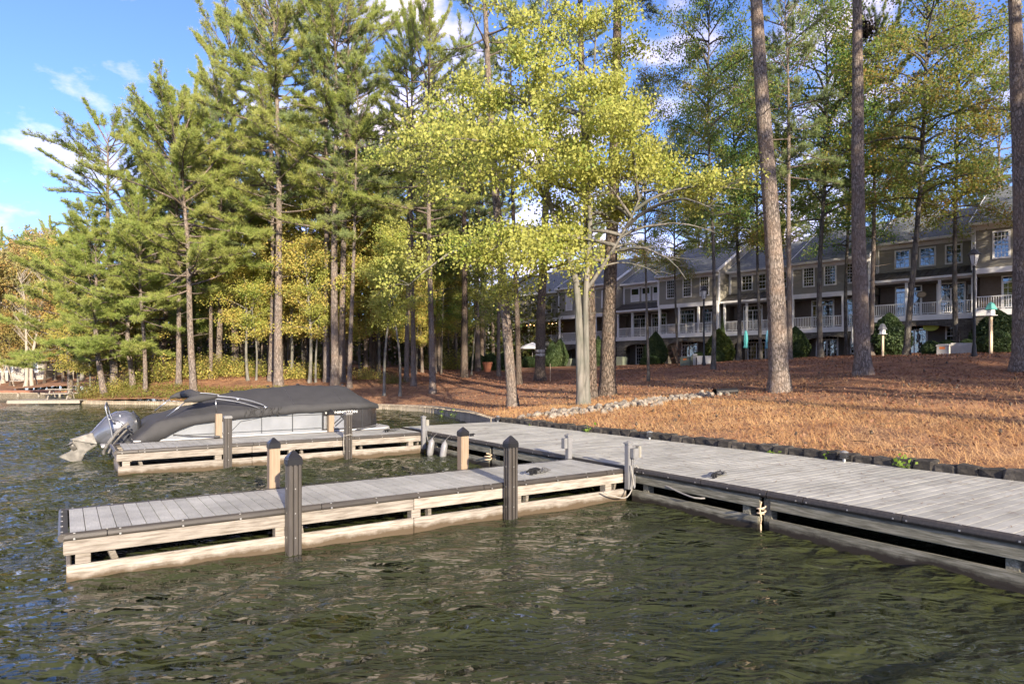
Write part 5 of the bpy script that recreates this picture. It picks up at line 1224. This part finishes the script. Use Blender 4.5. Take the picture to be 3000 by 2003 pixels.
# ------------------------------------------------------------------ clipped shrubs and hedges
def shrub_mesh(name, kind, seed, m, n=6500, leaf=.06):
    r = np.random.default_rng(seed); u = r.uniform(-1, 1, n); th = r.uniform(0, 2*np.pi, n)
    def prof(v):      # v 0..1 height -> radius
        return {'tear': .5*np.sin(np.pi*np.clip(v, 0, 1)**.72*.93+.22)**.85, 'ball': .5*np.sqrt(np.clip(1-(2*v*.9-.8)**2, 0, 1)), 'cone': .5*(1-v)**.8+.01, 'low': .5*np.clip(1-v**4, 0, 1)**.5}[kind]
    v = r.uniform(0, 1, n)**.9; rr = prof(v)*(1+r.normal(size=n)*.045)
    P = np.stack([rr*np.cos(th), rr*np.sin(th), v], 1)
    cap = r.uniform(0, 1, n) < .0
    nz_ = np.array([mnoise.noise(Vector((x*4, y*4, z*4+seed)))*.16+mnoise.noise(Vector((x*11, y*11, z*11+seed)))*.07 for x, y, z in P]); P[:, :2] *= (1+nz_)[:, None]
    lm = leaves_mesh(name, P, r.uniform(.6, 1.3, n)*leaf, m, r, 0, .8)
    zz_ = np.linspace(0, .985, 9); core = MB().lathe([(max(.01, float(prof(np.array([z]))[0])*.84), z*.95) for z in zz_], 14).mesh(name+'_core', m)
    return lm, core
SH = {k: shrub_mesh(k, kk, i+60, m) for i, (k, kk, m) in enumerate([('tear', 'tear', 'boxwood'), ('tear_light', 'tear', 'boxwood_light'), ('ball', 'ball', 'boxwood'), ('ball_light', 'ball', 'boxwood_light'), ('cone', 'cone', 'boxwood'), ('low', 'low', 'boxwood')])}
def shrub(kind, px0, px1, ytop, Z, h_m, label, base_drop=.1):
    w = (px1-px0)/1950*Z; p = G((px0+px1)/2, Z); o = thing('clipped_shrub', label, 'shrub', (p.x, p.y, p.z-base_drop)); z = CAM_Z-(ytop-1075)/1950*Z-p.z+base_drop
    h = max(.4, z) if h_m is None else h_m
    link('foliage', SH[kind][0], o, rot=(0, 0, px0), scale=(w, w, h)); link('core', SH[kind][1], o, scale=(w, w, h))
shrub('tear', 2550, 2660, 917, 46, None, 'large rounded shrub behind the birdhouse with the grey roof')
shrub('tear', 2862, 2985, 908, 43.5, None, 'large rounded shrub behind the teal roofed birdhouse')
shrub('ball', 2703, 2752, 998, 41, None, 'small clipped shrub left of the olive utility box'); shrub('ball', 2750, 2799, 995, 41.5, None, 'small clipped shrub right of the olive utility box')
shrub('ball', 2878, 2960, 969, 37, None, 'plump clipped shrub below the teal roofed birdhouse'); shrub('low', 2811, 2856, 994, 43, None, 'low bush behind the concrete planter wall by the tall lamp')
shrub('ball', 2856, 2905, 985, 40, None, 'rounded bush squeezed behind the tall lamp'); shrub('ball', 2955, 3010, 985, 38, None, 'shaded bush by the broad grey pine')
shrub('tear', 2290, 2370, 957, 52, None, 'tall domed shrub right behind the massive grey pine'); shrub('low', 2318, 2358, 1026, 51, None, 'low mound in front of the tall domed shrub')
shrub('tear_light', 2066, 2146, 963, 57.5, None, 'bright green domed shrub beside the lamp post'); shrub('cone', 2104, 2130, 925, 60.5, None, 'pointed slim conifer peeking over the bright domed shrub')
shrub('tear', 2118, 2150, 985, 60, None, 'dark shrub behind the bright domed one'); shrub('ball', 2026, 2070, 1031, 56, None, 'low round bush left of the lamp post'); shrub('ball', 2078, 2122, 1026, 55, None, 'low round bush in front of the bright domed shrub')
shrub('tear', 1888, 1954, 972, 64.5, None, 'large dark domed shrub before the narrow townhouse'); shrub('low', 1878, 1942, 1041, 63, None, 'flat topped hedge below the large dark domed shrub')
shrub('tear', 1596, 1640, 998, 70, None, 'dark shrub, outer one of the close pair left of the pale maple stems'); shrub('tear', 1618, 1664, 992, 70.5, None, 'dark shrub, inner one of the close pair left of the pale maple stems')
shrub('tear', 1733, 1772, 984, 68.5, None, 'dark domed shrub half hidden by the thick brown pine'); shrub('low', 1733, 1766, 1052, 67, None, 'low mound at the foot of the thick brown pine\'s shrub')
shrub('ball', 1528, 1572, 1044, 69, None, 'round bush beneath the white umbrella')
for k_, (a_, b_) in enumerate(((1375, 1420), (1412, 1460), (1452, 1500))): shrub('low', a_, b_, 1036, 62, None, ('hedge block nearest the leaning pale stem', 'hedge block in the middle of the dark hedge', 'hedge block touching the leaning sunlit pine')[k_])
# wild undergrowth on the left bank
def bush_mesh(seed, m, n=1500, leaf=.09):
    r = np.random.default_rng(seed); P = r.normal(size=(n, 3))*np.array((.55, .55, .32)); P[:, 2] = np.abs(P[:, 2])*1.25; k = r.uniform(0, 1, n) < .5
    P[:, :2] += np.array([(math.sin(i*1.7)*.4, math.cos(i*2.3)*.4) for i in range(n)])*.6
    return leaves_mesh('foliage', P, r.uniform(.6, 1.3, n)*leaf, m, r, .2, .6)
BU = [bush_mesh(80, 'shrub_leaf'), bush_mesh(81, 'leaf_gold'), bush_mesh(82, 'shrub_leaf', 1800)]
stm = MB(); r = np.random.default_rng(4)
for k in range(12): stm.tube([(r.normal()*.12, r.normal()*.12, 0), (r.normal()*.45, r.normal()*.45, r.uniform(.4, 1.0))], [.012, .005], 4)
stm = stm.mesh('stems', 'brown_bark')
for i, (px, Z, s) in enumerate([(462, 45.5, 1.5), (490, 46.5, 1.6), (512, 47, 1.4), (450, 47, 1.7), (590, 46, 1.4), (612, 47, 1.5), (640, 47.5, 1.5), (665, 48, 1.3), (690, 48, 1.2), (545, 47.5, 1.3), (870, 46, 1.2), (895, 46.5, 1.1), (940, 46.5, 1.2), (330, 44.2, 1.0), (280, 44.3, 1.1), (265, 45.5, 1.3), (1075, 46, .9), (1150, 44, .7), (380, 44.6, .9), (715, 47, 1.2), (770, 47.5, 1.2), (1290, 62, 1.8), (1330, 64, 2.0), (300, 43.6, .8)]):
    p = G(px, Z); o = thing('wild_bush', 'wild yellow green bush among the trunks of the wooded bank', 'bush', p, i*1.3, 'undergrowth of the wooded bank'); o.scale = (s, s, s)
    link('foliage', BU[i % 3], o); link('stems', stm, o)
# bare twiggy bush near the lamp
tw = MB(); r = np.random.default_rng(90)
for k in range(22):
    a = r.uniform(0, 6.28); q = Vector((math.cos(a)*r.uniform(.2, .8), math.sin(a)*r.uniform(.2, .8), r.uniform(.9, 2.3))); tw.tube([(0, 0, 0), tuple(q*.5+Vector((0, 0, .2))), tuple(q)], [.018, .011, .005], 4)
    for j in range(3): tw.tube([tuple(q*.6+Vector((0, 0, .12))), tuple(q*.7+Vector((r.normal()*.3, r.normal()*.3, .35)))], [.008, .004], 4)
o = thing('bare_bush', 'bare twiggy shrub in front of the arch by the lamp post', 'shrub', G(1985, 52)); tw.build('twigs', 'brown_bark', o)
r = np.random.default_rng(91); P = r.normal(size=(160, 3))*.45+np.array((0, 0, 1.0)); link('leaves', leaves_mesh('leaves', P, r.uniform(.06, .12, 160), 'litter', r), o)

# ------------------------------------------------------------------ yard things
def lamp(p, h, label, flare):
    o = thing('lamp_post', label, 'street lamp', p)
    MB().lathe([(.14, -.2), (.14, .1), (.11, .16), (.085, .5), (.065, .6), (.055, h-.95), (.075, h-.93), (.05, h-.88)], 12).build('pole', 'black_metal', o)
    ln_ = MB().lathe([(.10, h-.86), (.13, h-.80), (.225 if flare else .19, h-.36)], 6).build('lantern', 'lamp_glass', o)
    g = MB()
    for k in range(6): t = k*math.pi/3; g.tube([(.135*math.cos(t), .135*math.sin(t), h-.81), ((.235 if flare else .2)*math.cos(t), (.235 if flare else .2)*math.sin(t), h-.35)], .014, 4)
    g.build('frame', 'black_metal', ln_)
    MB().lathe([(.30 if flare else .24, h-.37), (.27 if flare else .22, h-.33), (.16, h-.22), (.08, h-.12), (.03, h-.08), (.03, h-.02), (.005, h)], 12).build('roof', 'black_metal', ln_)
lamp(G(2062, 41), 4.95, 'slim black lamp post beside the bright domed shrub', False); lamp(G(2854, 30.5), 5.05, 'tall black lamp post with flared lantern before the anchor porch', True)
def birdhouse(p, ph, m, label, s=1):
    o = thing('birdhouse', label, 'birdhouse', p); o.scale = (s, s, s)
    MB().box(-.05, .05, -.05, .05, -.3, ph).build('post', 'light_wood', o)
    MB().lathe([(.17, ph), (.17, ph+.03), (.165, ph+.30)], 6).build('box', 'white_paint', o); MB().lathe([(.27, ph), (.27, ph+.02)], 6).build('tray', 'white_paint', o)
    MB().lathe([(.27, ph+.27), (.22, ph+.36), (.13, ph+.55), (.01, ph+.62)], 6).build('roof', m, o)
    for k in range(3): t = R(-90+60*(k-1)); MB().lathe([(.028, 0), (.028, .012)], 8).build('entry_hole', 'black_metal', o, loc=(.148*math.cos(t), .148*math.sin(t), ph+.17), rot=(0, R(90), t))
birdhouse(G(2586, 41.0), 1.25, 'grey_shingle', 'white birdhouse with grey roof on a pale post', 1.1); birdhouse(G(2903, 36.0), 1.7, 'teal_paint', 'white birdhouse with teal roof above the plump shrub', 1.2)
def closed_umbrella(p, m, h, label):
    o = thing('patio_umbrella', label, 'umbrella', p); MB().lathe([(.025, -.2), (.025, h)], 8).build('pole', 'grey_cap', o)
    pr = [(.03, h), (.09, h-.15), (.14, h-.5), (.16, h-1.0), (.13, h-1.25), (.20, h-1.5), (.16, h-1.55)]; n = 16
    v = [((rr*(1+.22*(k % 2)))*math.cos(2*math.pi*k/n), (rr*(1+.22*(k % 2)))*math.sin(2*math.pi*k/n), z) for rr, z in pr for k in range(n)]
    MB().raw(v, [(i*n+k, i*n+(k+1) % n, (i+1)*n+(k+1) % n, (i+1)*n+k) for i in range(len(pr)-1) for k in range(n)]).build('canopy', m, o)
    MB().lathe([(.25, -.1), (.25, .05), (.05, .1)], 12).build('base', 'black_metal', o)
closed_umbrella(G(2185, 58), 'teal', 2.7, 'closed teal patio umbrella under the metal porch roof'); closed_umbrella(G(2249, 56), 'blue_cloth', 2.5, 'closed blue patio umbrella next to the teal one'); closed_umbrella(G(2501, 52), 'grey_cloth', 2.45, 'closed grey patio umbrella beside the scarred grey pine')
p = G(1560, 72); o = thing('patio_umbrella', 'open white patio umbrella at the row\'s dark end', 'umbrella', p); MB().lathe([(.03, -.2), (.03, 2.5)], 8).build('pole', 'grey_cap', o)
MB().lathe([(1.5, 1.95), (1.48, 2.0), (.8, 2.38), (.05, 2.65)], 8).build('canopy', 'white_cloth', o)
def ubox(p, w, d, h, m, label, lab=True, name='utility_box', cat='utility box', rz=HROT):
    o = thing(name, label, cat, p, rz); MB().box(-w/2, w/2, -d/2, d/2, -.25, h-.08).build('cabinet', m, o, .02); MB().raw([(-w/2-.02, -d/2-.03, h-.08), (w/2+.02, -d/2-.03, h-.08), (w/2+.02, d/2, h), (-w/2-.02, d/2, h), (-w/2-.02, -d/2-.03, h-.12), (w/2+.02, -d/2-.03, h-.12), (w/2+.02, d/2, h-.12), (-w/2-.02, d/2, h-.12)], [(0, 1, 2, 3), (0, 4, 5, 1), (1, 5, 6, 2), (2, 6, 7, 3), (3, 7, 4, 0)]).build('lid', m, o)
    if lab: MB().box(-.14, .14, -d/2-.006, -d/2-.002, h-.30, h-.17).build('warning_label', 'orange_label', o)
ubox(G(2764, 38), .58, .5, .62, 'concrete', 'olive utility box with orange label between two small shrubs'); ubox(G(2014, 50), .85, .7, .72, 'box_green', 'green utility box with orange label near the lamp post')
def planter(p, w, h, label, rz):
    o = thing('planter_wall', label, 'planter', p, rz); MB().box(-w, 0, 0, .1, -.4, h).build('wall_panel', 'concrete', o, .01); MB().box(0, .1, 0, w*.8, -.4, h*.98).build('wall_panel', 'concrete', o, .01)
    MB().box(-w, .0, .1, w*.8, -.3, h*.8).build('soil', 'nest', o)
planter(G(2850, 38.5), 1.15, .62, 'pale concrete planter wall behind the tall flared lamp', R(-10)); planter(G(2082, 48), .95, .62, 'pale concrete planter wall behind the slim lamp post', R(-10))
ubox(G(2036, 49), .3, .08, .85, 'concrete', 'upright pale slab beside the green utility box', False, 'stone_slab', 'slab')
def ac(p, label):
    o = thing('air_conditioner', label, 'air conditioner', p, HROT); MB().box(-.42, .42, -.42, .42, -.2, .82).build('body', 'box_green', o, .03)
    g = MB()
    for k in range(9): g.box(-.38, .38, -.44, -.425, .05+k*.08, .07+k*.08)
    g.build('grille', 'grey_cap', o); MB().lathe([(.34, .825), (.34, .85), (.05, .87)], 12).build('fan_guard', 'black_metal', o)
ac(G(1671, 73), 'air conditioner beside the pale maple stems'); ac(G(1822, 67), 'air conditioner beside the sliding door of the narrow townhouse')
# marker stake
o = thing('marker_stake', 'thin pale stake standing on the slope near the banded pine', 'stake', G(1612, 44)); MB().lathe([(.02, -.2), (.02, 1.15), (.005, 1.2)], 6).build('stake', 'light_wood', o)
# string of porch pots: terracotta pot near hedge
o = thing('plant_pot', 'terracotta pot in the dark hedge', 'pot', G(1428, 58)); MB().lathe([(.25, 0), (.42, .75), (.46, .75), (.46, .88), (.40, .88)], 12).build('pot', 'terracotta', o)
# stone swale and drain pipe
sw = thing('stone_swale', 'dry bed of pale grey stones running down the straw slope', 'stone bed')
pp = [ray(*q) for q in ((1575, 1222), (1640, 1215), (1730, 1206), (1830, 1190), (1930, 1176), (2020, 1167), (2085, 1158))]
sp = smooth_path([tuple(p) for p in pp], .12)
stn = []
for s in range(7):
    bm = bmesh.new(); bmesh.ops.create_icosphere(bm, subdivisions=1, radius=.5); r = np.random.default_rng(s)
    for v_ in bm.verts: v_.co *= 1+r.normal()*.14
    mm = bpy.data.meshes.new('stone'); bm.to_mesh(mm); bm.free(); mm.materials.append(MATS['stone']); stn.append(mm)
r = np.random.default_rng(6)
for k in range(285):
    c = sp[r.integers(0, len(sp))]; u = min(1, k/285); x, y = c[0]+r.normal()*.32, c[1]+r.normal()*.32; s = r.uniform(.13, .34)
    link('stone', stn[k % 7], sw, (x, y, g1(x, y)+s*.12), tuple(r.uniform(0, 6, 3)), (s, s*r.uniform(.7, 1), s*r.uniform(.5, .75)))
p = pp[-1]; o = thing('drain_pipe', 'black drain pipe end at the top of the stone bed', 'pipe', (p.x+.15, p.y+.1, p.z+.1), R(200)); MB().tube([(0, 0, 0), (-.9, .1, .03)], .13, 12, False).build('pipe', 'black_metal', o)
MB().tube([(.02, 0, 0), (-.03, 0, 0)], .15, 12, False).build('collar', 'black_metal', o)

# ------------------------------------------------------------------ far shore
wd = thing('floating_platform', 'bleached plank platform moored off the wooded point', 'dock', (-29.0, 41.9, 0), R(6))
for k in range(22): MB().box(-.09, .09, -1.0, 1.0, .20, .25).build('plank', 'bleached', wd, loc=(-1.9+k*.19, 0, 0))
for y in (-1.0, 1.0): MB().box(-2.0, 2.2, y-.03, y+.03, .05, .20).build('side_board', 'bleached', wd)
pt = thing('picnic_table', 'pale wooden picnic table on the bleached platform', 'table', (-28.6, 42.2, .25), R(10))
for k in range(4): MB().box(-.75, .75, -.30+k*.155, -.16+k*.155, .62, .66).build('top_plank', 'bleached', pt)
for y in (-.62, .62): MB().box(-.75, .75, y-.12, y+.12, .36, .40).build('bench', 'bleached', pt)
for x in (-.55, .55):
    for s in (-1, 1): MB().tube([(x, s*.15, .62), (x, s*.55, .0)], .04, 4).build('leg', 'bleached', pt)
    MB().box(x-.03, x+.03, -.65, .65, .32, .37).build('crossbar', 'bleached', pt)
bd = thing('brown_dock', 'long reddish brown dock along the far shore', 'dock', (-40, 52.5, 0), R(-4))
for k in range(60): MB().box(-.11, .11, -.8, .8, .42, .47).build('plank', 'brown_dock', bd, loc=(-7+k*.235, 0, 0))
MB().box(-7.1, 7.1, -.84, -.80, .30, .47).build('side_board', 'brown_dock', bd)
for k in range(9): MB().lathe([(.08, -.6), (.08, .42)], 8).build('leg', 'bleached', bd, loc=(-6.8+k*1.7, -.7, 0))
p = G(20, 68); sh = thing('lake_cabin', 'dim low cabin among the far shore trees', 'house', p, R(15))
MB().box(-3.5, 3.5, 0, 5, -.5, 2.6).build('wall', 'tan_siding', sh); MB().prism([(-.6, 2.5), (2.5, 4.4), (5.6, 2.5), (5.6, 2.62), (2.5, 4.55), (-.6, 2.62)], 'x', -3.9, 3.9).build('roof', 'shingles', sh)
for x in (-2.2, 0, 2.2): w_ = MB().box(x-.6, x+.6, -.05, 0, .9, 2.1).build('window', 'white_paint', sh); MB().box(x-.5, x+.5, -.06, -.052, 1.0, 2.0).build('pane', 'glass', w_)
p = G(55, 61.5); sg = thing('swing_frame', 'bleached wooden A frame swing on the far bank', 'swing', p, R(-10))
for x in (-1.3, 1.3):
    for s in (-1, 1): MB().tube([(x, s*.8, -.1), (x, 0, 2.1)], .06, 5).build('leg', 'bleached', sg)
MB().tube([(-1.5, 0, 2.1), (1.5, 0, 2.1)], .06, 6).build('crossbeam', 'bleached', sg)
MB().box(-.7, .7, -.25, .25, .5, .56).build('seat', 'bleached', sg)
for x in (-.6, .6): MB().tube([(x, 0, .56), (x, 0, 2.1)], .015, 4).build('chain', 'black_metal', sg)

# ------------------------------------------------------------------ litter, straw, ground cover
r = np.random.default_rng(101)
def scatter(n, x0, x1, y0, y1, smin, smax=1e9):
    x = r.uniform(x0, x1, n); y = r.uniform(y0, y1, n); d = shore_dist(x, y); k = (d > smin) & (d < smax) & (np.abs(x)/np.maximum(y, 1) < .9); return x[k], y[k]
xs, ys = [], []
for n, a in ((62000, (-1, 14, 8.5, 25, .25, 7)), (30000, (-5, 22, 10, 34, .25, 14))):
    x, y = scatter(n, *a); xs.append(x); ys.append(y)
x = np.concatenate(xs); y = np.concatenate(ys); n = len(x); z = gz(x, y)+r.uniform(.0, .05, n)
th = r.uniform(0, np.pi, n); L_ = r.uniform(.08, .17, n); d = np.stack([np.cos(th), np.sin(th), np.abs(r.normal(size=n))*.5], 1); q = np.stack([-np.sin(th), np.cos(th), np.zeros(n)], 1); P = np.stack([x, y, z+.02], 1)
V = np.stack([P-d*L_[:, None]-q*.0045, P-d*L_[:, None]+q*.0045, P+d*L_[:, None]], 1).reshape(-1, 3)
tag(link('pine_straw', np_mesh('pine_straw', V, np.arange(3*n).reshape(-1, 3), 'straw')), 'loose golden pine straw over the slope', 'pine straw', kind='stuff')
x, y = scatter(90000, -34, 34, 12, 62, .3); n = len(x); P = np.stack([x, y, gz(x, y)+r.uniform(.02, .06, n)], 1)
tag(link('leaf_litter', leaves_mesh('leaf_litter', P, r.uniform(.045, .10, n), 'litter', r, .1, .7)), 'fallen brown leaves scattered over the slope', 'leaf litter', kind='stuff')
x, y = scatter(26000, -30, -14, 40, 46.5, .2, 3.0); n = len(x); P = np.stack([x, y, gz(x, y)+r.uniform(.02, .30, n)], 1)
tag(link('ground_cover', leaves_mesh('ground_cover', P, r.uniform(.06, .13, n), 'shrub_leaf', r, .1, .5)), 'low yellow green ivy on the point\'s edge', 'ground cover', kind='stuff')
n = 900; b = r.uniform(-9, 9, n); a = r.uniform(.1, 1, n)*np.array([a_wall(q)-.2 for q in b]); P = np.array([tuple(D(u, v, ZW+.006)) for u, v in zip(a, b)]); th = r.uniform(0, 3.14, n)
d = np.stack([np.cos(th), np.sin(th), np.zeros(n)], 1); q = np.stack([-np.sin(th), np.cos(th), np.zeros(n)], 1); L_ = r.uniform(.04, .1, n)[:, None]
V = np.stack([P-d*L_-q*.006, P-d*L_+q*.006, P+d*L_+q*.02], 1).reshape(-1, 3)
tag(link('needle_litter', np_mesh('needle_litter', V, np.arange(3*n).reshape(-1, 3), 'litter')), 'stray brown pine needles on the boardwalk planks', 'needles', kind='stuff')

# fallen twigs and cones on the straw
tw = MB(); x, y = scatter(1500, 0, 26, 9, 36, .4); 
for i in range(min(330, len(x))):
    z = g1(x[i], y[i])+.05; a = r.uniform(0, 6.28); L_ = r.uniform(.12, .5); q = Vector((math.cos(a)*L_, math.sin(a)*L_, r.uniform(-.02, .06)))
    if i % 3: tw.tube([(x[i], y[i], z), (x[i]+q.x*.5+r.normal()*.03, y[i]+q.y*.5, z+.03), (x[i]+q.x, y[i]+q.y, z+q.z)], [.010, .008, .004], 4)
    else: tw.lathe([(.005, 0), (.035, .02), (.04, .05), (.02, .09), (.004, .10)], 6, (x[i], y[i], z-.03))
tag(tw.build('fallen_twigs', 'brown_bark', None), 'fallen twigs and pine cones lying on the straw', 'twigs', kind='stuff')
